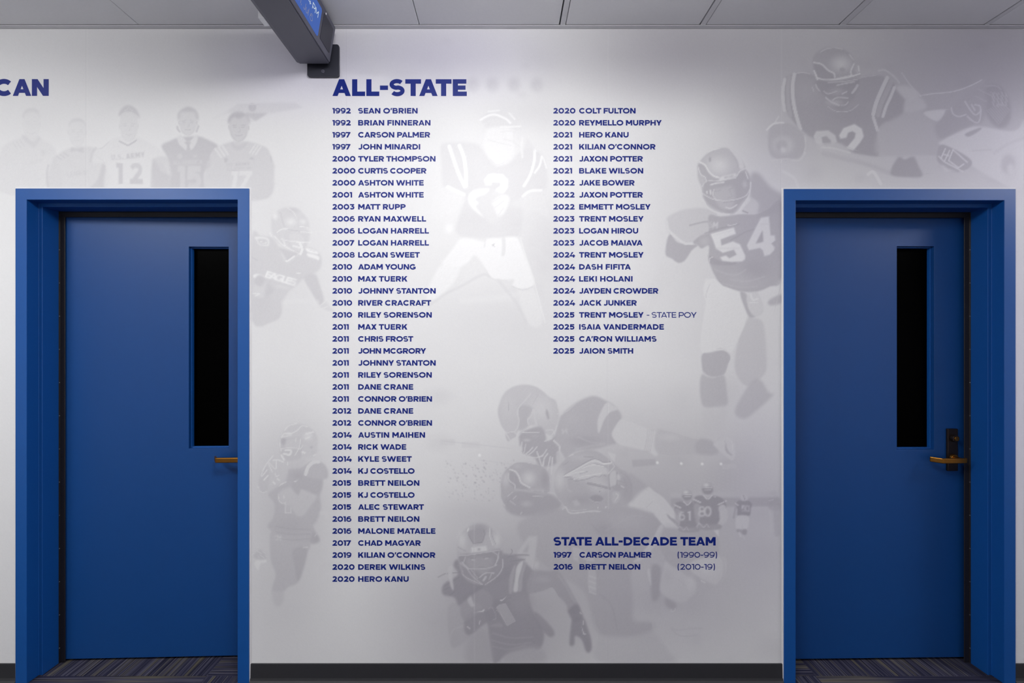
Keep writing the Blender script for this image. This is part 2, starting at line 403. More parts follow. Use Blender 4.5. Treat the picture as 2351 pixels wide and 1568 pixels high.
class Fig:
    def __init__(f, name, label=None):
        f.name = name; f.label = label; f.parts = []; f.fr = (0, 0, 1); FIGS.append(f)
    def frame(f, ox, oy, s): f.fr = (ox, oy, s); return f
    def T(f, P): ox, oy, s = f.fr; return [(ox + x / s, oy + y / s) for x, y in P]
    def body(f, P, sm=True):
        Q = f.T(P); f.parts.insert(0, (None, smooth_closed(Q) if sm else Q, None))
    def part(f, name, P, sm=True, label=None):
        Q = f.T(P); f.parts.append((name, smooth_closed(Q) if sm else Q, label))
    def poly(f, P, tone, a=1.0, blur=1.0, part=None, sm=True, label=None):
        Q = f.T(P); Q = smooth_closed(Q) if sm else Q
        paint_poly(Q, tone, a, blur)
        if part: f.parts.append((part, Q, label))
    def line(f, P, wd, tone, a=1.0, blur=0.8, sm=True):
        Q = f.T(P)
        if sm and len(Q) > 2: Q = spline(Q, 5)
        paint_line(Q, wd / f.fr[2], tone, a, blur)
    def ell(f, cx, cy, rx, ry, rot, tone, a=1.0, blur=1.0, part=None, label=None):
        c, s = math.cos(math.radians(rot)), math.sin(math.radians(rot))
        P = [(cx + rx * math.cos(t) * c - ry * math.sin(t) * s, cy + rx * math.cos(t) * s + ry * math.sin(t) * c) for t in [i * math.tau / 28 for i in range(28)]]
        f.poly(P, tone, a, blur, part, False, label)
    def glow(f, cx, cy, rx, ry, tone, a, power=1.0):
        ox, oy, s = f.fr; glow(ox + cx / s, oy + cy / s, rx / s, ry / s, tone, a, power)
    def text(f, t, x, y, cap, tone, a=1.0, w=.2, rot=0.0, width=None, shear=0.0, squeeze=1.0, part=None, blur=0.6):
        lay = fit_layout(t, w, width / cap / squeeze if width else None); c, s = math.cos(math.radians(rot)), math.sin(math.radians(rot))
        tot = None; quads = []
        for ch, gx in lay:
            for q in glyph_tris(ch, w)[3]:
                P = []
                for px, py in q:
                    u = (gx + px) * cap * squeeze + shear * py * cap; v = -py * cap; P.append((x + u * c - v * s, y + u * s + v * c))
                quads.append(f.T(P))
        xs = [p[0] for q in quads for p in q]; ys = [p[1] for q in quads for p in q]; x0, x1, y0, y1 = window(xs, ys, 3)
        m = np.zeros((y1 - y0, x1 - x0), np.float32)
        for q in quads: m = np.maximum(m, poly_mask(q, x0, x1, y0, y1))
        blend(x0, x1, y0, y1, box_blur(m, blur) * a, tone)
        if part:
            e = .06 * cap; W = max(gx for _, gx in lay) + 1; W = width or W * cap
            P = [(-e, e), (W + e, e), (W + e + shear * cap, -cap - e), (-e + shear * cap, -cap - e)]
            f.parts.append((part, f.T([(x + u * c - v * s, y + u * s + v * c) for u, v in P]), None))
    def swoosh(f, x, y, L, rot, tone, a=1.0, flip=1):
        c, s = math.cos(math.radians(rot)), math.sin(math.radians(rot))
        P = [(0, 0), (.06, .16), (.18, .22), (.34, .18), (1.0, -.18), (.36, .07), (.2, .08), (.1, .04)]
        f.poly([(x + L * (u * c - flip * v * s), y + L * (u * s + flip * v * c)) for u, v in P], tone, a, 0.4)

# --- soft clouds of the background
def clouds(seed, n, xr, yr, rr, tone, a):
    r = random.Random(seed)
    for _ in range(n):
        q = r.uniform(*rr); glow(r.uniform(*xr), r.uniform(*yr), q, q * r.uniform(.5, 1.0), tone, a * r.uniform(.4, 1))
glow(2120, 190, 520, 330, .76, .95, .6); glow(2330, 120, 340, 220, .70, .6); glow(1800, 240, 240, 260, .76, .55)
glow(1560, 120, 420, 190, .68, .75); glow(900, 130, 480, 130, .82, .5); glow(330, 130, 420, 150, .80, .45)
glow(1640, 560, 300, 360, .87, .7); glow(1720, 820, 260, 330, .89, .55)
glow(1480, 1180, 540, 340, .79, .9, .7); glow(1140, 1400, 340, 300, .745, .85, .8); glow(1500, 1380, 400, 240, .80, .5)
glow(660, 620, 190, 280, .885, .7); glow(660, 1150, 190, 320, .80, .75); glow(640, 1380, 160, 200, .84, .5)
glow(1265, 560, 130, 190, .87, .8); glow(1230, 260, 200, 70, .86, .5); glow(1150, 730, 260, 120, .89, .6)
glow(90, 260, 380, 130, .90, .4)
clouds(3, 26, (600, 1300), (90, 220), (18, 60), .80, .12); clouds(4, 20, (1820, 2350), (90, 420), (20, 60), .66, .14)
clouds(5, 36, (1000, 1790), (880, 1510), (20, 80), .70, .12); clouds(6, 30, (1180, 1260), (540, 700), (8, 26), .86, .2)
for i, x in enumerate((1085, 1130, 1180, 1232)):   # blurred stand lettering behind the passer
    glow(x, 195, 24, 26, .78, .45); glow(x + 2, 198, 10, 12, .9, .35)
for x in (1290, 1352, 1410): glow(x, 360, 34, 46, .955, .5); glow(x, 460, 40, 90, .95, .35)
paint_poly([(1050, 688), (1190, 672), (1180, 690), (1060, 696)], .95, .35, 4)
# stadium strip, lights, seats and pitch
for x0, x1, y0, y1 in ((1010, 1045, 1008, 1022), (1060, 1102, 1014, 1028), (1175, 1200, 1022, 1036)):
    paint_poly([(x0, y0), (x1, y0), (x1, y1), (x0, y1)], .88, .6, 1)
paint_line([(1015, 1012), (1180, 1030)], 2, .84, .5); paint_line([(1100, 1056), (1180, 1066)], 1.5, .82, .4)
for x, y in ((1509, 1062), (1564, 1064), (1612, 1065), (1655, 1065), (1101, 1045)): glow(x, y, 4, 4, 1.0, 1.0, .4)
paint_poly([(1657, 1066), (1690, 1064), (1690, 1074), (1658, 1078)], .86, .6, .6); paint_poly([(1619, 1048), (1622, 1048), (1622, 1070), (1619, 1070)], .84, .6, .6)
r_ = random.Random(11)
for k in range(9):
    for j in range(16):
        x = 1560 + j * 11 + k * 11; y = 1130 - j * 4.6 + k * 3.4 - 6
        if 1548 < x < 1770 and 1075 < y < 1132: paint_line([(x, y), (x + 3.5, y + .8)], 1.7, .86, .5, .6)
for _ in range(240):
    x = r_.uniform(1020, 1180); y = r_.uniform(1055, 1150); glow(x, y, r_.uniform(1.5, 4), r_.uniform(1.5, 4), r_.choice((.64, .84)), .35)
paint_poly([(1540, 1131), (1790, 1128), (1790, 1142), (1540, 1144)], .84, .6, 1.5)
paint_poly([(1540, 1143), (1790, 1141), (1790, 1162), (1540, 1164)], .74, .6, 2)
paint_line([(1720, 1165), (1790, 1166)], 1.5, .86, .6)
paint_poly([(1450, 1056), (1505, 1053), (1505, 1068), (1452, 1072)], .76, .6, 1)

# ======================= crouching tackler at the top right, number on chest
f = Fig('printed_player', 'player in dark jersey with paired shoulder stripes, reaching for the ball').frame(1760, 80, 3.978)
f.body([(135, 560), (140, 430), (270, 350), (400, 355), (415, 220), (520, 125), (690, 130), (800, 250), (850, 380), (980, 370), (1100, 350), (1240, 360), (1400, 550), (1700, 515), (1960, 405), (2000, 560), (1960, 790), (1560, 900), (1250, 720), (1080, 800), (1020, 1110), (780, 1090), (450, 1040), (310, 880), (170, 700)])
f.poly([(150, 520), (165, 400), (275, 350), (400, 358), (520, 420), (700, 450), (860, 392), (980, 372), (1095, 390), (1185, 470), (1250, 560), (1255, 700), (1150, 795), (1080, 800), (1010, 890), (1025, 1110), (890, 1105), (780, 1085), (620, 1030), (430, 950), (330, 880), (250, 800), (175, 690)], 0.72, .95, 2, 'jersey', label='dark grey printed jersey')
f.glow(360, 500, 200, 220, 0.775, .5); f.glow(760, 740, 300, 140, 0.7, .6); f.poly([(1015, 900), (1100, 800), (1300, 700), (1450, 720), (1560, 900), (1600, 960), (1550, 1110), (1030, 1110)], 0.8, .8, 4)
f.poly([(1170, 480), (1235, 350), (1310, 460), (1400, 560), (1500, 540), (1700, 518), (1860, 465), (1980, 405), (1990, 440), (1890, 540), (1820, 640), (1620, 690), (1430, 690), (1260, 715), (1270, 590)], 0.77, .9, 1.5, 'arm', label='bare forearm in lighter grey')
f.poly([(1180, 480), (1300, 470), (1400, 560), (1275, 590)], 0.84, .8, 3); f.poly([(1275, 590), (1400, 575), (1460, 650), (1420, 690), (1260, 712)], 0.845, .7, 3)
f.line([(1020, 330), (1080, 325), (1160, 380), (1210, 440)], 16, 0.84, .7); f.line([(1235, 350), (1310, 460), (1400, 555)], 12, 0.84, .6)
f.line([(1400, 560), (1500, 540), (1700, 520), (1850, 470), (1965, 412)], 9, 0.88, .8)
f.poly([(1430, 712), (1600, 682), (1628, 702), (1560, 792)], 0.88, .9, 1); f.poly([(1560, 800), (1680, 700), (1820, 640), (1960, 700), (1950, 800), (1830, 850), (1600, 955), (1530, 860)], 0.745, .8, 4)
f.ell(2105, 650, 120, 205, -14, 0.715, 0.89, 3, 'football', 'ribbed dark ball in the outstretched hand')
for k in range(9): f.line([(2010 + k * 17, 690 - k * 9), (2120 + k * 12, 820 - k * 16)], 7, 0.835, .55)
for k in range(46):
    f.line([(2040 + (k * 37) % 150, 520 + (k * 53) % 130), (2050 + (k * 37) % 150, 532 + (k * 53) % 130)], 9, 0.845, .5)
f.poly([(1800, 560), (1900, 500), (2000, 560), (2010, 640), (1960, 790), (1880, 790), (1690, 740), (1680, 670)], 0.755, .8, 3, 'glove')
for P in ([(1685, 670), (1700, 720), (1750, 748), (1820, 728)], [(1810, 610), (1860, 690), (1905, 732), (1948, 700), (1945, 652), (1900, 640)], [(1830, 745), (1900, 800), (1942, 785), (1955, 690)], [(1870, 640), (1900, 690)]): f.line(P, 13, 0.85, .9)
for P in ([(1990, 470), (2090, 468), (2140, 500)], [(1930, 500), (2060, 560)], [(1900, 560), (2000, 610)]): f.line(P, 11, 0.795, .7)
f.poly([(420, 300), (418, 215), (455, 165), (520, 125), (605, 115), (700, 133), (770, 185), (803, 260), (800, 330), (850, 358), (845, 385), (640, 412), (540, 418), (472, 405), (430, 345)], 0.745, .9, 1.5, 'helmet', label='shiny dark helmet')
f.glow(680, 265, 150, 120, 0.88, .9); f.poly([(435, 262), (500, 280), (560, 335), (610, 365), (620, 400), (530, 408), (480, 395), (440, 335)], 0.71, .9, 1)
f.ell(690, 320, 26, 22, 0, 0.735, .7, 1); f.ell(645, 400, 18, 16, 0, 0.735, .9, .6)
f.line([(432, 255), (500, 270), (560, 325), (612, 352), (622, 390)], 15, 0.88, .9); f.line([(432, 330), (450, 370), (462, 410)], 16, 0.89, .9)
f.line([(475, 400), (530, 411), (640, 406), (760, 384), (850, 356)], 13, 0.9, .95); f.line([(797, 265), (768, 332), (775, 374)], 13, 0.89, .9); f.line([(836, 288), (842, 330)], 15, 0.88, .9)
f.line([(492, 158), (540, 132), (612, 119), (690, 131)], 9, 0.88, .7); f.line([(755, 182), (790, 228)], 9, 0.87, .8); f.line([(640, 400), (760, 372)], 9, 0.88, .7)
f.poly([(450, 420), (640, 425), (830, 400), (835, 470), (800, 570), (740, 650), (680, 690), (600, 650), (525, 560), (470, 500)], 0.695, 0.89, 2, 'face_mask', label='dark face cage with light bars')
f.glow(640, 520, 110, 60, 0.795, .5); f.glow(620, 620, 120, 50, 0.835, .55)
for P, wd in (([(640, 462), (720, 445), (800, 430)], 12), ([(560, 436), (700, 430), (830, 408)], 9), ([(448, 458), (462, 490), (482, 512)], 12), ([(520, 515), (560, 540), (640, 516)], 9), ([(782, 530), (810, 495), (828, 462)], 22), ([(540, 575), (590, 615), (660, 645)], 14), ([(600, 600), (640, 575), (740, 577)], 10), ([(680, 645), (720, 640), (745, 610)], 9), ([(555, 655), (620, 695), (690, 705), (770, 690), (840, 635)], 6), ([(416, 480), (430, 520)], 8), ([(690, 540), (730, 520)], 12)): f.line(P, wd, .83, 0.89)
for P, wd in (([(165, 408), (150, 480), (147, 560), (160, 690)], 30), ([(252, 362), (236, 460), (242, 600), (268, 730), (306, 858)], 33), ([(1100, 395), (1050, 500), (1000, 620), (972, 726)], 36), ([(1165, 482), (1130, 570), (1092, 650), (1060, 747)], 27), ([(973, 755), (1010, 872)], 28)): f.line(P, wd, .855, .95, .8)
f.line([(1135, 430), (1085, 540), (1040, 640), (1015, 735)], 40, 0.775, .8); f.line([(205, 385), (192, 480), (195, 620), (215, 740)], 34, 0.775, .8); f.line([(275, 352), (330, 346), (395, 358)], 7, 0.86, .8); f.line([(860, 392), (980, 372)], 6, 0.835, .8)
f.poly([(660, 920), (700, 852), (800, 815), (868, 858), (886, 930), (852, 985), (790, 1058), (725, 1036), (802, 945), (812, 900), (782, 880), (742, 895), (728, 940), (672, 952)], 0.905, .95, .7, 'jersey_number', False, 'light number two on the chest')
f.poly([(425, 930), (450, 880), (560, 872), (628, 920), (642, 985), (580, 1020), (500, 1030), (450, 990)], 0.87, 0.89, .8, 'jersey_number', False, 'light digit half hidden by an arm'); f.poly([(500, 935), (545, 925), (585, 965), (590, 1010), (540, 1025), (510, 990)], 0.725, .9, .8, None, False)

f = Fig('printed_tackler', 'second player in pale jersey across the bottom of the tackle').frame(1760, 80, 3.978)
f.body([(440, 1020), (640, 990), (1000, 1105), (1540, 1100), (1600, 960), (1820, 850), (2200, 870), (2351, 800), (2351, 1330), (1700, 1260), (1180, 1290), (900, 1190), (600, 1115)])
f.poly([(450, 1030), (500, 1000), (640, 985), (720, 1020), (800, 1082), (1000, 1112), (1180, 1110), (1540, 1105), (1570, 1180), (1400, 1292), (1180, 1285), (900, 1185), (600, 1112)], 0.84, 0.89, 2, 'arm', label='pale outstretched arm'); f.line([(520, 1085), (700, 1130), (900, 1180), (1140, 1270)], 40, 0.795, .6, 6)
f.line([(500, 1030), (620, 1040), (760, 1080)], 16, 0.9, .6, 3)
f.poly([(1200, 1118), (1260, 1140), (1340, 1112), (1385, 1200), (1420, 1292), (1290, 1300), (1130, 1272)], 0.715, .9, 1.5, 'wristband', label='dark wrist wrap')
f.line([(925, 1275), (975, 1255), (1040, 1360)], 30, 0.92, .7, 2)
f.poly([(1600, 965), (1820, 858), (1950, 838), (2200, 880), (2300, 860), (2360, 800), (2360, 1400), (2100, 1330), (1880, 1200), (1850, 1130), (1700, 1050), (1580, 1005)], 0.9, .9, 2.5, 'jersey', label='pale jersey sleeve'); f.glow(1900, 950, 200, 80, .89, .7); f.glow(2230, 1200, 120, 200, 0.84, .5); f.line([(2080, 1080), (2200, 1000), (2360, 940)], 26, 0.845, .5, 6)
f.poly([(1810, 905), (1940, 850), (1955, 865), (1850, 930)], 0.755, .9, .8); f.line([(1880, 1060), (2050, 1050)], 14, 0.84, .6, 3)
f.poly([(1585, 1005), (1700, 1040), (1850, 1130), (1870, 1190), (1800, 1240), (1680, 1255), (1585, 1185), (1550, 1125)], 0.755, .9, 1.2, 'jersey_number', label='light number on dark sleeve band')
for P in ([(1630, 1040), (1590, 1130)], [(1670, 1055), (1625, 1150)], [(1605, 1090), (1660, 1105)], [(1700, 1050), (1660, 1150), (1750, 1215), (1800, 1180)], [(1700, 1050), (1830, 1165)], [(1570, 1110), (1620, 1160), (1790, 1250)]): f.line(P, 13, 0.9, .9, .8, False)
f.poly([(1590, 1180), (1660, 1225), (1740, 1250), (1640, 1245)], 0.9, .8, 1.5)
f.ell(2200, 1180, 62, 85, 10, 0.795, .7, 4); f.ell(2225, 1225, 30, 48, 0, .90, .8, 3)

f = Fig('printed_player', 'helmeted head low at the left of the tackle').frame(1760, 80, 3.978)
f.body([(10, 1000), (0, 880), (60, 800), (160, 800), (300, 870), (360, 960), (350, 1080), (290, 1150), (60, 1170)])
f.poly([(10, 960), (30, 850), (100, 805), (200, 810), (300, 870), (350, 950), (350, 1060), (280, 1130), (110, 1140), (30, 1090)], 0.775, .8, 2.5, 'helmet'); f.glow(150, 1010, 140, 120, 0.9, .8); f.line([(0, 870), (60, 815), (150, 803)], 16, 0.92, .8, 2); f.line([(75, 800), (110, 745)], 8, 0.9, .8)
f.line([(350, 930), (355, 1020), (335, 1090)], 12, 0.89, .7, 2); f.line([(40, 1150), (180, 1135), (290, 1150), (350, 1080)], 18, 0.88, .7, 3); f.poly([(80, 1000), (130, 960), (190, 985), (175, 1050), (110, 1070)], 0.755, .7, 3); f.ell(150, 1050, 26, 24, 0, .89, .8, 2)
f.line([(150, 1250), (250, 1310), (285, 1390)], 26, 0.92, .5, 4)

# ======================= lineman in number 54
f = Fig('printed_player', 'player in dark number 54 jersey running forward').frame(1480, 320, 4.3545)
f.body([(215, 830), (400, 690), (600, 680), (530, 400), (530, 260), (640, 125), (830, 80), (980, 200), (1060, 400), (1030, 580), (1120, 740), (1372, 640), (1372, 1380), (1190, 2160), (1250, 2560), (1000, 2790), (820, 2650), (590, 2680), (540, 2420), (560, 1900), (600, 1400), (650, 1240), (560, 1090), (400, 1210), (200, 1420), (60, 1560), (210, 1150)])
f.poly([(205, 1160), (270, 1190), (340, 1235), (405, 1200), (330, 1380), (200, 1500), (60, 1720), (-60, 1730), (-60, 1690), (60, 1440)], 0.896, .55, 3, 'arm'); f.poly([(-120, 1720), (-60, 1690), (20, 1720), (30, 1830), (-40, 1930), (-140, 1900)], 0.876, .45, 3)
f.poly([(215, 840), (240, 770), (400, 700), (600, 690), (720, 745), (700, 850), (640, 930), (560, 1000), (470, 1045), (390, 1050), (260, 960)], 0.82, .7, 2, 'sleeve')
f.poly([(225, 1000), (260, 950), (330, 1030), (470, 1052), (530, 1060), (470, 1110), (405, 1205), (340, 1236), (270, 1192), (208, 1150)], 0.74, .9, 1, 'sleeve', label='dark cuff of the sleeve')
f.poly([(640, 760), (760, 772), (960, 748), (1130, 745), (1240, 692), (1372, 640), (1372, 1380), (1250, 1470), (1100, 1525), (900, 1510), (770, 1462), (690, 1340), (650, 1240), (638, 1170), (640, 1060), (570, 1092), (530, 1060), (480, 1030), (560, 960), (640, 925)], 0.752, .95, 1.2, 'jersey', label='dark grey printed jersey')
f.glow(1000, 1400, 300, 160, 0.796, .6); f.glow(1100, 1300, 220, 160, 0.724, .7); f.glow(600, 1020, 80, 70, 0.804, .8)
for P in ([(450, 860), (600, 825), (700, 830)], [(600, 940), (760, 890), (940, 850)], [(860, 1010), (1000, 930), (1100, 900)]): f.line(P, 16, 0.708, .6, 2)
for P in ([(700, 1300), (820, 1345), (930, 1350), (1010, 1300)], [(780, 1440), (950, 1480), (1120, 1470)], [(860, 1400), (1020, 1420), (1200, 1370)]): f.line(P, 12, 0.82, .5, 3)
f.poly([(640, 1180), (660, 1165), (760, 1215), (920, 1232), (860, 1258), (700, 1255), (645, 1230)], 0.716, .9, .8); f.line([(648, 1225), (650, 1190), (680, 1178)], 9, 0.868, .9)
f.poly([(1060, 350), (1140, 340), (1250, 470), (1372, 560), (1372, 700), (1180, 770), (1120, 740), (1130, 640), (1060, 590), (1040, 480)], 0.74, 0.78, 4)
f.line([(218, 815), (240, 905), (320, 985), (400, 1040), (472, 1040)], 26, 0.892, .9, 1.2)
f.poly([(970, 730), (1010, 660), (1080, 590), (1125, 650), (1105, 745)], 0.836, .8, 1); f.line([(980, 715), (1030, 735)], 14, 0.708, .8)
f.poly([(525, 275), (545, 225), (640, 128), (740, 92), (830, 86), (920, 140), (990, 240), (1015, 310), (1052, 380), (1062, 450), (1040, 560), (980, 650), (900, 738), (820, 746), (700, 712), (612, 650), (576, 560), (560, 470), (530, 390)], 0.8, .9, 1.2, 'helmet', label='shiny grey helmet')
f.glow(745, 265, 190, 150, 0.896, .95); f.poly([(530, 275), (560, 245), (610, 280), (640, 340), (690, 385), (740, 400), (720, 425), (610, 420), (595, 385), (560, 350)], 0.764, .9, 1)
f.poly([(600, 425), (740, 410), (910, 350), (1020, 320), (1055, 450), (1030, 560), (960, 640), (880, 738), (770, 722), (660, 665), (590, 570)], 0.744, .9, 1.5, 'face_mask', label='dark visor with pale cage bars')
f.poly([(690, 505), (780, 480), (870, 465), (905, 560), (870, 690), (770, 695), (700, 600)], 0.812, 0.78, 3); f.glow(1000, 450, 40, 60, 0.836, .7); f.line([(700, 520), (760, 510)], 10, 0.74, .7, 2); f.line([(840, 500), (880, 490)], 10, 0.74, .7, 2); f.line([(850, 510), (870, 570), (830, 585)], 9, 0.756, .7, 2); f.line([(790, 630), (840, 622), (900, 612)], 12, 0.732, .7, 2)
f.line([(812, 680), (860, 690), (920, 655)], 14, 0.884, .9)
f.line([(548, 228), (600, 256), (640, 320), (690, 366), (742, 382)], 15, .93, .95); f.line([(530, 268), (560, 350), (602, 378), (614, 416)], 9, .92, .9); f.line([(526, 290), (532, 380), (562, 470)], 6, 0.884, .7)
f.poly([(742, 392), (770, 370), (910, 338), (918, 374), (790, 412), (750, 415)], .91, .95, .7, 'nameplate', False, 'pale strip above the brow'); f.text('EAGLES', 800, 392, 20, 0.74, .9, .26, -11, 100); f.line([(640, 127), (690, 104), (745, 96)], 8, .93, .9)
f.poly([(830, 88), (870, 96), (950, 165), (995, 275), (965, 300), (945, 285), (925, 205)], 0.892, .9, .8); f.line([(840, 100), (905, 190), (938, 290)], 6, 0.772, .8)
for P, wd in (([(600, 430), (640, 415), (740, 415), (910, 385)], 9), ([(660, 455), (710, 440), (790, 430)], 16), ([(575, 540), (690, 600), (850, 612), (1000, 570), (1050, 500)], 8), ([(585, 600), (640, 690), (740, 738), (850, 748)], 13), ([(1060, 430), (1045, 550), (985, 645), (950, 700)], 11), ([(690, 500), (682, 560), (720, 610)], 8), ([(920, 370), (950, 320), (1010, 290)], 10), ([(1010, 330), (1030, 390)], 12), ([(620, 525), (625, 540)], 16), ([(655, 510), (660, 545)], 16), ([(590, 440), (565, 500), (580, 560)], 6)): f.line(P, wd, .90, 0.86)
f.ell(652, 202, 10, 26, 0, 0.708, .9, .6)
f.poly([(655, 945), (890, 880), (912, 945), (757, 1000), (766, 1063), (880, 1020), (952, 1048), (1005, 1165), (1002, 1200), (970, 1222), (870, 1225), (775, 1215), (752, 1178), (812, 1160), (845, 1190), (920, 1153), (890, 1102), (780, 1135), (712, 1092), (684, 1010)], .925, .97, .6, 'jersey_number', False, 'white digit five')
f.poly([(1160, 782), (1242, 770), (1256, 960), (1300, 960), (1306, 1010), (1262, 1042), (1300, 1080), (1290, 1112), (1250, 1152), (1195, 1170), (1180, 1108), (1150, 1085), (1040, 1110), (1020, 1060)], .90, .97, .6, 'jersey_number', False, 'white digit four'); f.poly([(1108, 1042), (1178, 905), (1186, 1022), (1150, 1035)], 0.74, .97, .6, None, False)
f.line([(690, 960), (880, 910)], 10, 0.876, .5, 2); f.line([(720, 1090), (940, 1090)], 20, 0.876, .5, 3); f.line([(1160, 850), (1245, 850)], 14, 0.852, .5, 3)
f.text('SM', 640, 880, 64, .90, .9, .22, 8, 86, squeeze=.62); f.line([(835, 850), (840, 865), (920, 845)], 9, 0.868, .9)
f.frame(1480, 640, 4.3545)
f.poly([(1080, 390), (1190, 460), (1222, 860), (1150, 1000), (1010, 1070), (900, 900), (940, 600), (1030, 400)], 0.82, .7, 2.5, 'leg'); f.poly([(1050, 1050), (1150, 1005), (1240, 1140), (1285, 1160), (1100, 1330), (990, 1400), (900, 1320)], 0.792, 0.78, 3)
f.poly([(1140, 150), (1290, 120), (1372, 30), (1372, 800), (1230, 860), (1200, 520), (1190, 330)], .90, .5, 4); f.poly([(1235, 220), (1300, 180), (1372, 160), (1372, 240), (1250, 265)], 0.756, .8, 1.5)
f.poly([(610, 0), (700, 0), (780, 70), (952, 132), (962, 200), (1032, 370), (985, 500), (940, 590), (868, 752), (790, 712), (650, 738), (570, 755), (550, 690), (572, 480), (612, 230), (582, 100)], .925, .97, 1, 'trousers', False, 'white football trousers'); f.line([(650, 60), (620, 130), (612, 190)], 7, 0.836, .7, 1.2); f.line([(720, 700), (780, 700), (860, 750)], 6, 0.836, .6)
f.poly([(572, 757), (650, 738), (780, 715), (850, 770), (836, 840), (792, 958), (690, 982), (602, 950), (575, 900)], 0.776, .95, 1.2, 'knee_pad', label='dark knee pad'); f.poly([(570, 955), (620, 975), (690, 985), (792, 962), (822, 1150), (820, 1262), (690, 1285), (592, 1282), (560, 1200), (550, 1060)], 0.792, .9, 1.5, 'sock', label='dark sock'); f.line([(580, 920), (640, 975), (700, 984), (795, 962)], 7, 0.844, .8); f.line([(772, 715), (850, 772), (835, 840)], 5, 0.74, .7)
f.poly([(580, 1290), (690, 1290), (815, 1265), (800, 1450), (770, 1568), (600, 1568)], 0.856, .5, 4); f.poly([(952, 140), (1020, 160), (1040, 300), (1110, 372), (1050, 385), (1010, 320)], 0.756, 0.86, 1.2); f.poly([(1015, 190), (1060, 150), (1130, 138), (1190, 300), (1150, 370), (1085, 370), (1040, 290)], 0.868, .9, 1.2, 'glove'); f.line([(1060, 160), (1080, 210), (1130, 200)], 20, .92, .8); f.line([(1050, 240), (1130, 235)], 10, .93, .8)

# ======================= passer in the middle
f = Fig('printed_player', 'faint passer in number 2 jersey gripping a ball').frame(960, 220, 5.6)
f.body([(180, 1500), (200, 1200), (290, 650), (420, 600), (760, 620), (840, 480), (800, 310), (940, 185), (1180, 220), (1340, 400), (1340, 690), (1600, 760), (1660, 1180), (1760, 1480), (1500, 1760), (1300, 1900), (1500, 2350), (1750, 2750), (1640, 2960), (1500, 2900), (1280, 2400), (900, 2250), (500, 2500), (150, 2640), (60, 2600), (350, 2200), (500, 1900), (440, 1700)])
f.poly([(290, 650), (400, 605), (600, 600), (760, 625), (870, 730), (1020, 900), (1200, 840), (1340, 695), (1480, 692), (1600, 770), (1655, 950), (1655, 1180), (1590, 1205), (1440, 1215), (1345, 1290), (1345, 1560), (1300, 1800), (1120, 1850), (820, 1830), (500, 1780), (520, 1560), (600, 1300), (400, 1170), (320, 1180), (300, 900)], 0.886, .9, 3, 'jersey', label='soft grey printed jersey'); f.glow(740, 1560, 360, 220, 0.871, .6); f.glow(1240, 1600, 240, 240, 0.877, .5)
f.poly([(290, 1180), (400, 1190), (590, 1290), (520, 1420), (500, 1560), (300, 1640), (180, 1560), (200, 1300)], .93, .8, 4, 'arm'); f.poly([(1350, 1300), (1450, 1215), (1590, 1215), (1640, 1330), (1690, 1560), (1500, 1480), (1180, 1400)], 0.911, .8, 3, 'arm')
for P, wd in (([(400, 650), (450, 800), (520, 1000), (600, 1170)], 46), ([(530, 640), (590, 800), (615, 1000), (618, 1160)], 46), ([(1500, 705), (1490, 850), (1440, 1020), (1360, 1160)], 36), ([(1590, 780), (1560, 900), (1500, 990)], 28), ([(1610, 800), (1650, 930)], 16), ([(380, 1170), (480, 1220), (590, 1270)], 40), ([(1345, 1290), (1440, 1225), (1580, 1215)], 30)): f.line(P, wd, .97, 0.883, 1.5)
f.poly([(800, 315), (860, 245), (940, 190), (1050, 180), (1180, 222), (1260, 310), (1325, 390), (1310, 420), (1200, 440), (1000, 400), (900, 450), (845, 370)], 0.897, .9, 2, 'helmet'); f.poly([(880, 430), (1060, 400), (1230, 440), (1240, 640), (1200, 820), (1110, 862), (1020, 902), (930, 830), (850, 690), (850, 560)], .945, .8, 3, 'head', label='pale face turned aside')
f.line([(800, 312), (900, 258), (1000, 245), (1130, 300), (1185, 352)], 26, .97, .9, 1.5); f.line([(905, 205), (1040, 188)], 24, .96, .8, 1.5); f.line([(1170, 225), (1240, 300)], 24, .95, .8, 1.5); f.line([(1060, 402), (1200, 400), (1320, 392)], 20, .96, .8, 1.5)
for P in ([(1060, 470), (1160, 455), (1250, 470)], [(1230, 600), (1345, 700), (1320, 800), (1235, 765)], [(1100, 560), (1230, 590)], [(900, 570), (1100, 620), (1200, 640)], [(1230, 460), (1240, 620)], [(930, 820), (1010, 890), (1100, 860)]): f.line(P, 12, 0.894, .6, 1.5)
f.line([(1340, 545), (1330, 650), (1340, 790)], 26, .95, .7, 2); f.poly([(1370, 700), (1400, 560), (1470, 640), (1490, 690)], 0.888, .6, 3)
f.poly([(845, 1080), (900, 1010), (960, 1000), (1090, 1010), (1155, 1080), (1155, 1180), (1110, 1240), (1010, 1290), (940, 1275), (1000, 1200), (1055, 1160), (1055, 1115), (950, 1110), (940, 1150), (870, 1155)], .975, .95, 1.2, 'jersey_number', False, 'white number two')
f.poly([(820, 1250), (900, 1190), (1080, 1260), (1130, 1400), (1080, 1560), (960, 1650), (860, 1560), (780, 1400)], 0.903, 0.883, 3, 'football', label='ball held at the chest'); f.poly([(640, 1330), (700, 1220), (900, 1190), (880, 1250), (740, 1320), (780, 1380), (740, 1420), (800, 1500), (850, 1570), (700, 1450)], .965, .9, 2, 'hand', label='pale hand on the ball'); f.poly([(950, 1360), (1080, 1265), (1170, 1300), (1160, 1400), (1110, 1500), (1030, 1550), (980, 1450)], .95, .9, 2, 'hand', label='pale hand on the ball')
for P in ([(700, 1370), (780, 1320)], [(960, 1370), (1060, 1300)], [(985, 1440), (1100, 1350)], [(1030, 1540), (1100, 1440)]): f.line(P, 10, 0.894, .7, 1.5)
f.frame(960, 480, 4.9)
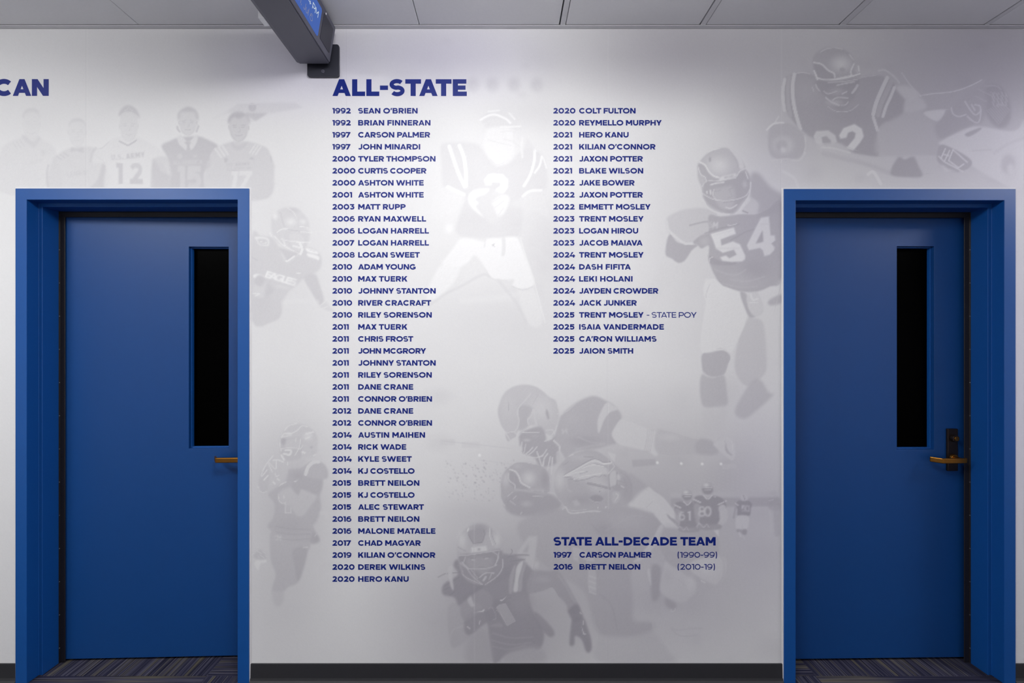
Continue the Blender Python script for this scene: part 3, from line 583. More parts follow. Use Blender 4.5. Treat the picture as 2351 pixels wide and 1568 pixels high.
f.poly([(480, 335), (600, 335), (740, 372), (780, 332), (930, 322), (1050, 310), (1125, 335), (1200, 520), (1290, 760), (1300, 870), (1240, 900), (1130, 905), (1060, 860), (1080, 790), (960, 800), (830, 775), (760, 670), (640, 520), (560, 600), (440, 660), (270, 620), (350, 500), (430, 390)], .965, .95, 2, 'trousers', label='white football trousers')
f.poly([(270, 620), (430, 650), (480, 640), (420, 800), (330, 900), (200, 1010), (100, 1010), (120, 870)], .96, .9, 3, 'leg'); f.poly([(1120, 920), (1240, 905), (1310, 900), (1390, 1150), (1400, 1260), (1330, 1335), (1240, 1290), (1180, 1180)], .935, .9, 3, 'leg')
f.line([(130, 1080), (300, 960), (500, 860), (720, 740), (800, 760)], 26, 0.871, .5, 4); f.line([(900, 800), (1000, 920), (1120, 1080), (1220, 1280)], 34, 0.883, .5, 5); f.line([(1060, 870), (1150, 905), (1230, 898), (1290, 870)], 11, 0.866, .8, 1.2); f.line([(1150, 320), (1220, 560), (1300, 800), (1380, 1100), (1430, 1280)], 9, .965, .7, 2)
f.line([(960, 335), (965, 420), (955, 510)], 40, 0.894, .7, 2); f.line([(755, 345), (745, 430)], 14, 0.905, .7); f.poly([(825, 405), (865, 385), (850, 405), (865, 430)], 0.821, .9, .5, None, False); f.line([(760, 680), (790, 740), (850, 790), (1000, 805)], 12, 0.899, .7, 2)
f.ell(345, 220, 44, 56, 0, .965, .8, 4)

# ======================= receiver at the left with a number 10 jersey
f = Fig('printed_player', 'crouching player beside the left door frame, team word across chest').frame(570, 450, 5.405)
f.body([(45, 500), (260, 500), (280, 300), (400, 160), (560, 140), (720, 260), (790, 450), (770, 600), (700, 640), (870, 700), (910, 880), (840, 980), (1000, 1320), (900, 1400), (690, 1030), (520, 1190), (420, 1330), (410, 1500), (45, 1520)])
f.poly([(45, 505), (160, 500), (300, 520), (380, 640), (480, 830), (600, 740), (720, 640), (860, 690), (912, 790), (890, 900), (800, 975), (680, 1030), (600, 1110), (500, 1190), (430, 1320), (410, 1480), (300, 1560), (45, 1540)], 0.846, 0.859, 2, 'jersey', label='light grey printed jersey'); f.glow(180, 1300, 180, 260, 0.833, .5)
f.poly([(690, 1010), (830, 970), (880, 1080), (940, 1290), (890, 1360), (790, 1200)], 0.829, .9, 2, 'arm'); f.poly([(890, 1360), (950, 1300), (1000, 1360), (1070, 1440), (920, 1400)], 0.867, .7, 2); f.line([(890, 1365), (960, 1310)], 10, .93, .8); f.line([(905, 1400), (990, 1370)], 10, .93, .7)
f.poly([(285, 330), (300, 250), (380, 175), (480, 140), (590, 150), (700, 235), (750, 320), (750, 400), (640, 420), (470, 400), (430, 520), (470, 640), (360, 560), (300, 460)], 0.863, .9, 1.5, 'helmet', label='shiny helmet seen from the side'); f.glow(530, 320, 110, 90, .93, .8); f.glow(680, 320, 70, 60, .92, .8); f.glow(335, 250, 60, 80, .94, .9); f.glow(560, 180, 120, 50, 0.833, .7)
f.poly([(470, 410), (640, 415), (760, 440), (740, 590), (640, 720), (520, 650), (430, 520)], 0.851, .8, 2, 'face_mask'); f.poly([(510, 470), (640, 470), (690, 560), (640, 690), (560, 640), (520, 560)], 0.885, .7, 2)
for P, wd in (([(490, 430), (640, 445), (790, 455)], 10), ([(360, 450), (420, 412), (500, 408)], 12), ([(410, 535), (520, 560), (640, 570), (760, 580), (775, 570)], 8), ([(330, 500), (420, 600), (520, 660), (640, 720)], 11), ([(640, 580), (670, 660), (650, 720)], 30), ([(560, 620), (640, 640)], 18), ([(600, 570), (690, 580)], 14), ([(490, 150), (560, 200), (595, 260)], 7), ([(640, 380), (740, 390)], 9), ([(440, 560), (460, 620)], 12), ([(270, 460), (290, 500)], 12)): f.line(P, wd, .95, 0.859)
f.line([(500, 425), (640, 440)], 16, 0.799, .7); f.line([(400, 200), (420, 290), (450, 380)], 12, 0.799, .5); f.poly([(380, 640), (430, 720), (475, 800), (480, 830), (600, 730), (620, 700), (560, 690)], 0.817, .8, 1.5); f.line([(470, 810), (500, 800), (570, 750)], 20, .95, .9)
f.poly([(85, 505), (240, 520), (262, 590), (240, 620), (140, 610), (110, 560)], .93, .9, .8, 'shoulder_number', label='outlined digit on the shoulder'); f.poly([(120, 535), (225, 540), (245, 590), (225, 608), (150, 600), (125, 570)], 0.851, .9, .6); f.line([(150, 565), (222, 575), (220, 588), (155, 580), (150, 565)], 6, .93, .9)
f.poly([(720, 645), (850, 685), (868, 720), (810, 712), (735, 690)], .96, .95, .6, 'shoulder_number', label='white digits on the far shoulder'); f.poly([(735, 710), (870, 745), (876, 798), (830, 780), (760, 758), (738, 745)], .95, .95, .6); f.line([(750, 665), (840, 695)], 8, 0.867, .8)
f.text('EAGLES', 200, 1010, 92, .955, .95, .27, 16, 400, .12, part='team_word'); f.swoosh(600, 945, 75, 14, .96)
f.poly([(60, 990), (100, 968), (170, 975), (200, 1010), (120, 1000), (85, 1020)], .96, .9, 1); f.ell(140, 1050, 58, 80, 18, 0.817, .8, 2); f.poly([(80, 1100), (160, 1130), (240, 1060), (250, 1180), (190, 1260), (60, 1230)], 0.876, .8, 2, 'glove'); f.line([(60, 1210), (140, 1215), (90, 1240)], 16, .94, .7)
f.poly([(240, 1070), (300, 1150), (340, 1160), (200, 1260)], 0.808, .6, 3); f.poly([(340, 1130), (400, 1100), (520, 1140), (500, 1160)], 0.885, .7, 2); f.line([(430, 1320), (640, 1300), (860, 1310)], 50, .92, .4, 6); f.line([(45, 760), (110, 800)], 14, 0.799, .6, 2)

# ======================= ball carrier lower left
f = Fig('printed_player', 'ball carrier hugging the ball, lower left between door and list').frame(570, 940, 5.225)
f.body([(130, 800), (290, 560), (390, 580), (380, 340), (500, 170), (700, 180), (830, 330), (820, 520), (760, 600), (930, 680), (950, 820), (880, 950), (870, 1200), (780, 1390), (850, 1560), (740, 1600), (690, 1780), (610, 2120), (420, 2180), (410, 2340), (300, 2300), (270, 2160), (330, 1900), (250, 1650), (300, 1300), (320, 1100), (140, 980)])
f.poly([(300, 1100), (240, 1010), (380, 900), (480, 720), (640, 690), (760, 625), (860, 625), (940, 700), (948, 820), (890, 830), (885, 950), (860, 1050), (875, 1180), (820, 1340), (780, 1400), (850, 1530), (840, 1580), (740, 1600), (520, 1580), (240, 1420), (300, 1300), (320, 1180)], 0.791, .9, 1.8, 'jersey', label='mid grey printed jersey'); f.glow(600, 800, 160, 120, 0.752, .7); f.glow(500, 1400, 250, 150, 0.769, .6)
f.poly([(280, 1450), (520, 1560), (740, 1600), (700, 1740), (660, 1900), (600, 2070), (480, 2130), (420, 2180), (290, 2160), (330, 1980), (270, 1780)], 0.799, 0.855, 2.5, 'trousers'); f.poly([(540, 1680), (700, 1660), (680, 1850), (600, 2060), (560, 1900)], 0.774, .8, 2.5); f.poly([(290, 2150), (420, 2170), (412, 2310), (350, 2360), (300, 2300)], 0.812, .6, 3)
f.poly([(370, 1000), (520, 930), (600, 1020), (640, 955), (800, 1010), (820, 1060), (760, 1140), (660, 1270), (580, 1270), (500, 1160), (400, 1120)], 0.842, .9, 1.8, 'arm', label='bare forearm across the body'); f.line([(370, 1010), (368, 1080), (400, 1122), (450, 1120)], 9, .92, .9)
f.poly([(640, 830), (760, 800), (890, 830), (880, 950), (810, 1020), (640, 950), (605, 1030), (540, 970), (520, 900)], 0.774, .8, 2, 'sleeve')
f.poly([(700, 780), (760, 680), (840, 625), (930, 690), (948, 820), (800, 830)], 0.803, .8, 2, 'sleeve'); f.line([(690, 775), (720, 690), (780, 635), (845, 628)], 42, .90, .9, 1.2)
f.poly([(240, 650), (290, 580), (400, 610), (480, 690), (450, 850), (380, 900), (300, 860), (240, 870), (160, 800)], 0.846, 0.855, 2, 'glove'); f.poly([(130, 830), (210, 690), (250, 760), (250, 870), (220, 990), (150, 990)], 0.821, .8, 2, 'football')
for P, wd in (([(150, 800), (200, 690), (230, 640), (300, 555)], 12), ([(245, 650), (290, 750)], 10), ([(300, 610), (360, 605), (420, 630)], 18), ([(335, 620), (330, 715), (255, 640)], 9), ([(170, 800), (230, 720)], 14), ([(190, 845), (240, 790)], 18), ([(370, 915), (460, 865)], 10), ([(330, 760), (335, 800), (370, 790)], 10), ([(140, 980), (180, 995), (220, 985)], 8), ([(115, 930), (130, 935)], 14), ([(300, 870), (320, 890)], 20), ([(350, 830), (375, 850)], 16)): f.line(P, wd, .925, 0.855)
f.poly([(385, 350), (420, 280), (480, 200), (560, 170), (680, 185), (780, 250), (830, 340), (828, 470), (800, 560), (720, 580), (640, 560), (640, 350), (560, 335), (400, 330)], 0.846, .9, 1.5, 'helmet', label='dull grey helmet'); f.glow(720, 320, 90, 80, .915, .8); f.glow(480, 290, 70, 30, .93, .8)
f.poly([(385, 350), (560, 335), (640, 350), (650, 560), (560, 610), (430, 610), (390, 560), (380, 430)], 0.812, .8, 1.5, 'face_mask'); f.poly([(450, 380), (560, 355), (630, 380), (600, 470), (520, 480), (450, 470)], 0.855, .8, 2); f.poly([(400, 350), (450, 345), (440, 420), (400, 410)], 0.744, .7, 1.5)
for P, wd in (([(440, 250), (490, 195), (580, 170)], 11), ([(525, 285), (590, 250), (640, 200), (715, 205)], 12), ([(400, 330), (440, 285), (520, 290)], 12), ([(400, 325), (520, 312)], 10), ([(400, 470), (480, 460), (620, 465)], 8), ([(450, 490), (510, 490), (500, 540), (430, 530)], 26), ([(400, 550), (430, 600)], 26), ([(630, 350), (610, 460), (560, 550)], 9), ([(575, 340), (570, 380)], 9), ([(700, 290), (780, 270)], 20), ([(690, 350), (740, 330)], 16), ([(650, 510), (680, 520)], 24), ([(470, 630), (475, 670)], 11), ([(780, 555), (810, 540)], 14), ([(660, 430), (620, 480)], 9), ([(380, 360), (382, 440), (400, 500)], 10)): f.line(P, wd, .925, 0.855)
f.poly([(730, 445), (780, 440), (760, 470)], 0.761, .7, 1, None, False); f.poly([(480, 660), (580, 640), (690, 595), (640, 680), (540, 715)], 0.837, .8, 1.5); f.swoosh(548, 855, 62, -6, .93)
f.line([(450, 1130), (445, 1240), (515, 1245), (515, 1180)], 9, .90, .9, .8, False); f.poly([(455, 1130), (510, 1150), (512, 1240), (450, 1238)], 0.821, .7, 1, 'jersey_number', False); f.line([(440, 1060), (425, 1030), (430, 1070)], 9, .9, .7)
f.text('SM', 318, 1568, 66, .885, .9, .25, 4, 76, squeeze=.62); f.line([(660, 1655), (715, 1652)], 10, .91, .9); f.poly([(780, 1470), (850, 1540), (850, 1590), (790, 1612), (740, 1600), (760, 1520)], 0.761, .7, 2); f.line([(800, 1520), (825, 1480)], 10, 0.863, .7)
for k in range(5): f.line([(330, 1400 + k * 34), (520, 1430 + k * 34), (740, 1440 + k * 26)], 9, .80 if k % 2 else .73, .5, 2)
f.line([(870, 1240), (930, 1240), (940, 1290)], 40, .89, .5, 5)
f.frame(570, 1200, 5.225); f.line([(30, 390), (70, 370), (115, 325)], 10, .92, .8); f.poly([(75, 490), (110, 440), (160, 430), (215, 440), (215, 475), (150, 490), (120, 570)], .92, .9, 1.2); f.poly([(60, 390), (130, 320), (210, 370), (215, 435), (110, 440)], 0.812, .7, 2)
for k in range(14): f.line([(110 + (k * 31) % 110, 340 + (k * 47) % 90), (120 + (k * 31) % 110, 348 + (k * 47) % 90)], 9, .91, .7)
f.poly([(760, 580), (860, 480), (980, 450), (1045, 470), (1045, 580)], .89, .5, 4)

# ======================= three players on the stadium scene
f = Fig('printed_player', 'player in dark jersey at the back, fist stretched out to the right').frame(1110, 850, 4.238)
f.body([(140, 420), (200, 220), (380, 140), (560, 190), (710, 300), (760, 420), (900, 310), (1080, 250), (1290, 350), (1560, 550), (1800, 640), (2000, 700), (2200, 640), (2440, 640), (2450, 820), (2380, 860), (2050, 770), (1600, 790), (1150, 800), (800, 880), (700, 900), (560, 860), (380, 830), (260, 690), (180, 560)])
f.poly([(690, 640), (740, 470), (780, 415), (900, 315), (1060, 250), (1180, 290), (1290, 360), (1345, 470), (1260, 600), (1300, 700), (1220, 730), (1080, 770), (900, 790), (800, 860), (740, 780), (680, 690)], 0.778, .92, 2, 'jersey', label='dark grey printed jersey'); f.glow(860, 480, 160, 120, 0.805, .6); f.glow(980, 690, 240, 90, 0.735, .7)
for P in ([(920, 650), (1050, 700), (1180, 710)], [(900, 770), (1020, 740), (1180, 720)]): f.line(P, 12, 0.829, .5, 3)
f.line([(770, 420), (830, 385), (900, 318)], 10, 0.852, .7, 2); f.poly([(1195, 315), (1260, 340), (1310, 380), (1230, 410), (1170, 490), (1125, 610), (1108, 560), (1120, 450)], 0.875, .95, 1, 'stripe', label='pale shoulder stripe')
f.poly([(1250, 640), (1262, 580), (1330, 480), (1390, 485), (1560, 555), (1650, 590), (1720, 610), (1745, 620), (1690, 830), (1600, 790), (1480, 760), (1320, 720)], 0.887, .95, 1.2, 'sleeve', label='white elbow sleeve')
f.frame(1400, 900, 4.6125)
for x in (372, 392, 412, 432): f.line([(x + 28, 400), (x + 14, 520), (x - 8, 630)], 8, 0.813, .6, 1)
f.poly([(500, 400), (570, 400), (700, 430), (860, 480), (960, 495), (1070, 515), (1100, 550), (1150, 620), (1080, 665), (940, 660), (700, 680), (520, 655), (470, 560)], 0.821, .9, 1.5, 'arm', label='bare forearm'); f.glow(640, 480, 200, 70, 0.86, .8); f.poly([(950, 495), (1075, 515), (1100, 560), (1150, 640), (1060, 670), (930, 650), (900, 580)], 0.782, .8, 3); f.line([(510, 400), (580, 400), (700, 430), (860, 480), (950, 496)], 6, 0.875, .7); f.line([(520, 660), (640, 680), (760, 675), (920, 660)], 5, 0.844, .7)
f.poly([(1098, 550), (1150, 515), (1240, 475), (1290, 490), (1318, 530), (1332, 620), (1322, 680), (1300, 725), (1240, 690), (1180, 640), (1140, 600)], 0.871, .95, 1, 'fist', label='pale clenched fist'); f.poly([(1225, 545), (1250, 620), (1295, 665), (1280, 670), (1225, 620)], 0.766, 0.868, 1.2); f.line([(1215, 520), (1235, 560), (1225, 600)], 10, 0.821, .7, 1.5); f.line([(1240, 490), (1290, 530), (1300, 620)], 8, 0.907, .6, 1.5)
f.frame(1110, 850, 4.238)
f.poly([(140, 420), (150, 340), (200, 225), (280, 165), (380, 140), (480, 150), (560, 190), (640, 260), (700, 290), (722, 360), (735, 440), (705, 560), (690, 640), (600, 610), (540, 545), (440, 540), (340, 590), (310, 640), (225, 605), (170, 530)], 0.829, .9, 1.2, 'helmet', label='pale grey helmet in profile')
f.glow(560, 380, 190, 190, 0.879, 0.868); f.glow(230, 350, 110, 200, 0.86, .6); f.poly([(340, 360), (420, 340), (480, 380), (430, 470), (440, 540), (350, 590), (345, 470)], 0.79, 0.868, 1.5)
f.line([(460, 225), (400, 300), (345, 360), (332, 420), (345, 490), (330, 560), (308, 590)], 13, 0.871, .9); f.line([(480, 385), (460, 450), (430, 480), (440, 530)], 13, 0.875, .9); f.line([(490, 390), (500, 470), (520, 540)], 20, 0.883, .6, 2); f.line([(240, 310), (246, 390)], 7, 0.751, .7, 1.2); f.line([(530, 240), (480, 330)], 8, 0.805, .6, 1.5)
f.poly([(605, 420), (610, 365), (632, 410), (642, 470), (625, 480)], 0.751, .9, .8, None, False); f.poly([(215, 620), (280, 592), (325, 640), (270, 675), (235, 690)], 0.813, .9, .8); f.line([(222, 612), (290, 598), (325, 640), (262, 675), (235, 640), (222, 612)], 8, 0.891, .9)
f.poly([(360, 610), (540, 545), (600, 610), (620, 690), (700, 640), (690, 700), (740, 780), (720, 900), (560, 940), (490, 850), (370, 800), (350, 700)], 0.743, .92, 2, 'face_mask', label='dark face opening with bright cage bars')
f.poly([(280, 735), (370, 740), (370, 790), (280, 780)], 0.883, 0.868, .8); f.glow(420, 680, 60, 24, 0.844, .8); f.glow(500, 640, 60, 30, 0.79, .6)
for P, wd in (([(380, 605), (540, 602)], 9), ([(375, 700), (365, 780), (385, 825), (430, 800), (480, 750)], 12), ([(410, 720), (395, 800)], 9), ([(430, 830), (480, 790), (520, 745)], 11), ([(440, 840), (520, 850), (580, 820), (615, 770)], 10), ([(520, 790), (540, 840), (580, 830)], 13), ([(500, 870), (505, 910)], 8), ([(540, 850), (575, 940), (590, 860), (625, 810)], 13), ([(650, 840), (620, 980)], 12), ([(670, 850), (660, 1010)], 12), ([(685, 685), (740, 740), (740, 790), (780, 870)], 16), ([(595, 690), (660, 665)], 12), ([(610, 585), (670, 580), (680, 610), (640, 645), (610, 620)], 10), ([(325, 650), (360, 620)], 9), ([(712, 540), (690, 620)], 12), ([(720, 420), (775, 425)], 8)): f.line(P, wd, .88, 0.891)
f.poly([(710, 800), (750, 790), (790, 870), (720, 940)], 0.844, .8, 1.2); f.text('H', 768, 622, 52, 0.844, .9, .26, -10, 50)

f = Fig('printed_player', 'front facing helmet below left of the outstretched player').frame(1110, 850, 4.238)
f.body([(165, 1120), (240, 950), (380, 890), (500, 910), (640, 1000), (640, 1200), (620, 1330), (400, 1420), (160, 1370)])
f.poly([(165, 1130), (185, 1020), (240, 945), (300, 900), (380, 888), (500, 908), (600, 960), (640, 1060), (640, 1190), (580, 1200), (440, 1170), (310, 1160), (240, 1240), (200, 1300), (165, 1220)], 0.77, .9, 1.2, 'helmet', label='dark helmet with winding pale line'); f.glow(440, 1050, 110, 110, 0.883, .9); f.glow(215, 1060, 60, 120, 0.868, .7); f.glow(330, 930, 80, 40, 0.813, .7); f.glow(600, 1060, 70, 150, 0.719, .7)
f.poly([(255, 1000), (275, 975), (330, 1030), (360, 1100), (440, 1145), (310, 1155), (250, 1080)], 0.739, .9, 1); f.line([(256, 965), (310, 985), (345, 1035), (370, 1095), (450, 1140)], 14, 0.899, .95); f.line([(245, 1000), (250, 1070), (300, 1110), (310, 1150)], 9, 0.883, .9); f.line([(240, 950), (300, 902), (380, 888), (500, 912)], 9, 0.891, .8)
f.poly([(455, 1155), (590, 1160), (590, 1195), (458, 1185)], 0.829, .9, .7, 'nameplate', False); f.text('EAGLES', 490, 1186, 20, 0.735, .8, .26, 4, 90); f.line([(315, 1155), (450, 1180)], 8, 0.852, .8)
f.poly([(200, 1290), (240, 1230), (320, 1165), (580, 1205), (660, 1210), (760, 1300), (640, 1400), (380, 1420), (240, 1380)], 0.731, 0.868, 3, 'face_mask'); f.glow(420, 1300, 90, 50, 0.821, .7)
for P, wd in (([(235, 1225), (290, 1180)], 8), ([(480, 1222), (580, 1228)], 8), ([(170, 1140), (165, 1230), (200, 1310)], 10), ([(290, 1250), (320, 1220)], 9), ([(150, 1370), (180, 1340), (210, 1360)], 9), ([(630, 1190), (680, 1195), (720, 1220)], 12), ([(640, 1075), (655, 1080)], 12), ([(360, 1400), (372, 1380)], 9), ([(260, 1270), (310, 1310)], 8), ([(745, 1270), (760, 1275)], 12)): f.line(P, wd, .86, .8)

f = Fig('printed_player', 'large player seen from behind, wing drawn on the helmet').frame(1110, 850, 4.238)
f.body([(690, 1040), (780, 880), (960, 780), (1120, 790), (1240, 880), (1330, 960), (1568, 1130), (1720, 1380), (1900, 1560), (1960, 1700), (2300, 1620), (2500, 1700), (2560, 1900), (2500, 2150), (2200, 2250), (1900, 2800), (1180, 2800), (1100, 2100), (760, 2000), (560, 2160), (500, 1900), (600, 1500), (780, 1350), (690, 1180)])
f.frame(1280, 1180, 4.521)
f.poly([(-420, 130), (-250, 0), (0, -60), (400, -60), (700, -70), (900, -20), (1040, 40), (1090, 100), (1080, 180), (1010, 320), (840, 470), (760, 620), (780, 900), (790, 1100), (990, 1120), (970, 1220), (760, 1280), (480, 1270), (380, 1150), (330, 950), (250, 780), (-40, 600), (-300, 380)], 0.77, 0.79, 4, 'jersey', label='broad mid grey printed jersey back'); f.glow(720, 60, 340, 160, 0.813, .6); f.glow(650, 900, 240, 400, 0.782, .6); f.glow(480, 160, 160, 120, 0.719, .5)
f.poly([(980, 530), (1060, 540), (1080, 640), (1060, 850), (990, 900), (968, 740)], 0.735, .8, 3); f.line([(500, 170), (760, 30), (900, 20)], 12, 0.821, .4, 4); f.line([(350, 100), (460, 220)], 12, 0.719, .4, 4)
f.poly([(1095, 110), (1090, 200), (1010, 330), (880, 470), (780, 498), (860, 420), (985, 260), (1050, 130)], 0.86, .9, 1.2, 'stripe', label='pale shoulder stripe'); f.poly([(930, 600), (955, 570), (970, 700), (966, 740)], 0.875, .9, .8)
f.poly([(1000, 0), (1040, -70), (1180, 0), (1260, 80), (1330, 130), (1400, 160), (1280, 158), (1130, 145), (1090, 100)], 0.883, .9, 1.2)
f.poly([(150, 335), (210, 350), (370, 430), (385, 490), (300, 490), (395, 560), (400, 640), (400, 810), (330, 800), (310, 700), (320, 560), (160, 470)], 0.829, 0.79, 1.2, 'jersey_number', False, 'large pale digit on the back'); f.poly([(215, 440), (300, 480), (300, 540), (220, 500)], 0.751, .8, 1.2, None, False)
for k in range(4): f.line([(330, 640 + k * 55), (395, 665 + k * 55)], 16, 0.868, .7, 2)
f.poly([(10, 340), (90, 345), (120, 500), (40, 470)], 0.813, .5, 2); f.line([(440, 830), (560, 950), (620, 1200)], 10, 0.719, .4, 4); f.line([(380, 1050), (390, 1150), (480, 1270)], 6, 0.829, .5, 1.5)
f.poly([(1100, 560), (1130, 490), (1250, 570), (1340, 640), (1420, 690), (1442, 740), (1425, 820), (1370, 870), (1315, 918), (1210, 905), (1120, 850), (1060, 770)], 0.86, .9, 2, 'arm', label='pale wrapped forearm'); f.glow(1380, 720, 80, 130, 0.891, .7); f.glow(1140, 640, 100, 140, 0.821, .6); f.line([(1250, 680), (1340, 750)], 6, 0.805, .6, 1.5); f.poly([(1120, 870), (1230, 930), (1210, 990), (1130, 960)], 0.735, .7, 3); f.line([(1175, 985), (1185, 1010), (1215, 1000), (1220, 980)], 7, 0.891, .8)
f.poly([(1400, 480), (1640, 430), (1700, 440), (1750, 490), (1740, 620), (1670, 730), (1580, 715), (1460, 650), (1380, 580)], 0.875, .9, 2, 'arm', label='pale wrapped upper arm'); f.glow(1560, 560, 160, 110, 0.899, .7); f.line([(1690, 440), (1725, 500), (1720, 640), (1665, 730)], 24, 0.829, .5, 2.5); f.line([(1490, 690), (1530, 712)], 12, 0.914, .9, 1); f.line([(1580, 740), (1620, 760)], 14, 0.829, .7, 2)
f.poly([(1100, 145), (1350, 160), (1440, 140), (1580, 140), (1650, 200), (1680, 310), (1640, 420), (1400, 480), (1240, 560), (1130, 490), (1100, 420), (1060, 330)], 0.786, .8, 3); f.poly([(1620, 165), (1672, 155), (1672, 235), (1650, 210)], 0.891, .9, .8, None, False)
f.line([(1180, 1180), (1240, 1205), (1370, 1190), (1500, 1185)], 18, 0.829, .6, 3); f.line([(1180, 1195), (1280, 1265), (1450, 1255)], 10, 0.813, .6, 2); f.poly([(450, 1275), (760, 1270), (970, 1215), (1060, 1300), (1170, 1460), (1180, 1540), (440, 1540)], 0.829, .6, 4, 'trousers'); f.line([(985, 1120), (1010, 1210), (1100, 1340), (1170, 1460)], 16, 0.86, .6, 3)
f.frame(1110, 850, 4.238)
f.poly([(690, 1040), (710, 970), (780, 880), (860, 820), (960, 785), (1040, 775), (1120, 795), (1210, 855), (1270, 910), (1330, 960), (1400, 1000), (1450, 1140), (1440, 1250), (1400, 1300), (1300, 1330), (1130, 1375), (980, 1390), (850, 1385), (800, 1330), (700, 1200)], 0.786, .95, 1, 'helmet', label='big grey helmet with a pale feathered wing')
f.glow(740, 1060, 100, 170, 0.875, .9); f.glow(1060, 1040, 200, 110, 0.868, .7); f.glow(1130, 1130, 160, 100, 0.883, .7); f.glow(950, 850, 180, 60, 0.829, .7); f.glow(960, 1260, 230, 90, 0.743, .7); f.glow(1390, 1130, 90, 180, 0.735, .6)
f.poly([(780, 1030), (930, 945), (1050, 885), (1100, 880), (1160, 905), (1240, 900), (1245, 915), (1160, 922), (1090, 900), (1010, 925), (950, 960), (1080, 920), (1200, 950), (1215, 1010), (1170, 1010), (1130, 1030), (1080, 1025), (1000, 1055), (880, 1075), (930, 1045), (800, 1062), (870, 1030)], 0.875, 0.868, .7, 'wing_emblem', False, 'pale feathered wing emblem')
for P in ([(782, 1028), (900, 965), (1050, 883), (1110, 880), (1170, 910), (1245, 900)], [(960, 955), (1060, 920), (1170, 940)]): f.line(P, 10, .93, .95)
f.line([(785, 1018), (910, 945), (1040, 872), (1110, 868), (1170, 894), (1240, 888)], 6, 0.704, .8); f.line([(790, 1040), (860, 1042), (820, 1062), (930, 1048), (890, 1078), (1010, 1058), (1080, 1030), (1130, 1035), (1160, 1012), (1190, 1028)], 7, 0.704, .8, .8, False); f.line([(800, 1030), (900, 995), (980, 985)], 7, .93, .9); f.line([(880, 1058), (980, 1028), (1060, 1018), (1150, 1000)], 8, .92, .9); f.line([(930, 1010), (1010, 985)], 7, 0.719, .6)
f.line([(1018, 1100), (1110, 1120), (1230, 1150)], 26, 0.719, .8); f.line([(1120, 1110), (1150, 1110), (1150, 1150), (1115, 1150)], 8, 0.797, .8); f.line([(1218, 1010), (1222, 1130)], 14, 0.719, .8); f.line([(1295, 1000), (1295, 1110)], 16, 0.727, .8); f.poly([(1230, 1010), (1285, 980), (1290, 1110), (1235, 1120)], 0.868, .8, .8); f.poly([(1300, 1010), (1330, 1030), (1325, 1060), (1300, 1070)], 0.875, .8, .8)
f.poly([(1245, 1130), (1320, 1110), (1370, 1120), (1370, 1150), (1290, 1175)], 0.751, .8, 1.2); f.line([(1340, 1125), (1365, 1140)], 14, 0.883, .8); f.poly([(1255, 1190), (1310, 1180), (1330, 1230), (1300, 1290), (1255, 1285)], 0.829, .8, 1, 'ear_pad'); f.line([(1290, 1200), (1310, 1220), (1280, 1270)], 9, 0.907, .8)
f.poly([(1030, 1250), (1060, 1220), (1120, 1215), (1165, 1250), (1115, 1285), (1070, 1275)], 0.712, .95, .8); f.line([(1030, 1250), (1070, 1275), (1130, 1285)], 6, 0.875, .8)
f.poly([(860, 1275), (910, 1258), (945, 1312), (890, 1320)], 0.821, 0.868, .7, None, False); f.line([(770, 1350), (800, 1330), (850, 1390), (1050, 1370), (1130, 1375)], 12, 0.883, .9); f.line([(805, 1345), (870, 1365), (1000, 1355)], 6, 0.875, .8); f.line([(800, 1070), (820, 1160), (850, 1180)], 20, 0.829, .5, 3); f.ell(1190, 1330, 9, 9, 0, 0.891, .9, .5); f.ell(1112, 1335, 7, 7, 0, .9, .9, .5); f.ell(1130, 1178, 7, 7, 0, 0.688, .9, .5); f.line([(975, 838), (1065, 846)], 8, 0.719, .8); f.line([(780, 920), (830, 890)], 7, 0.727, .7); f.line([(840, 830), (872, 818)], 12, 0.891, .8)
f.poly([(1205, 795), (1285, 815), (1278, 890), (1245, 870)], 0.875, .95, .7, None, False); f.line([(1240, 880), (1275, 935), (1210, 1010)], 8, 0.891, .8, .8, False)
for P in ([(1330, 990), (1400, 1040), (1440, 1140), (1420, 1240)], [(1360, 1040), (1395, 1130), (1370, 1230)], [(1300, 1070), (1390, 1100)]): f.line(P, 11, 0.743, .6, 1.5)
f.poly([(1410, 1310), (1568, 1150), (1740, 1340), (1800, 1400), (1660, 1390), (1470, 1335)], 0.887, .9, 1.5, 'sleeve', label='white upper sleeve')
f.frame(1400, 900, 4.6125); f.poly([(200, 1195), (300, 1090), (400, 1005), (470, 1050), (570, 1120), (660, 1230), (760, 1360), (870, 1420), (870, 1460), (760, 1450), (640, 1380), (560, 1400), (480, 1290), (380, 1230)], 0.895, .9, 1, None); f.line([(385, 1225), (450, 1160)], 5, 0.821, .7); f.poly([(600, 1285), (650, 1330), (690, 1350), (780, 1445), (740, 1440), (660, 1370), (620, 1330)], 0.751, .9, .8); f.poly([(200, 870), (280, 900), (380, 975), (400, 1005), (300, 1090), (220, 1170), (150, 1100)], 0.758, .5, 3)

f = Fig('printed_digit', 'large pale digit four beside the dreadlocked runner').frame(980, 1180, 4.6125)
f.body([(950, 400), (1075, 232), (1172, 232), (1150, 420), (1130, 600), (1050, 600), (1075, 490), (950, 440)], False)
f.poly([(950, 420), (1080, 232), (1172, 232), (1140, 500), (1185, 505), (1180, 570), (1130, 580), (1110, 620), (1040, 600), (1060, 500), (960, 490)], 0.85, .8, 2, None, False); f.poly([(1010, 405), (1080, 300), (1070, 410)], 0.762, .8, 1.5, None, False)

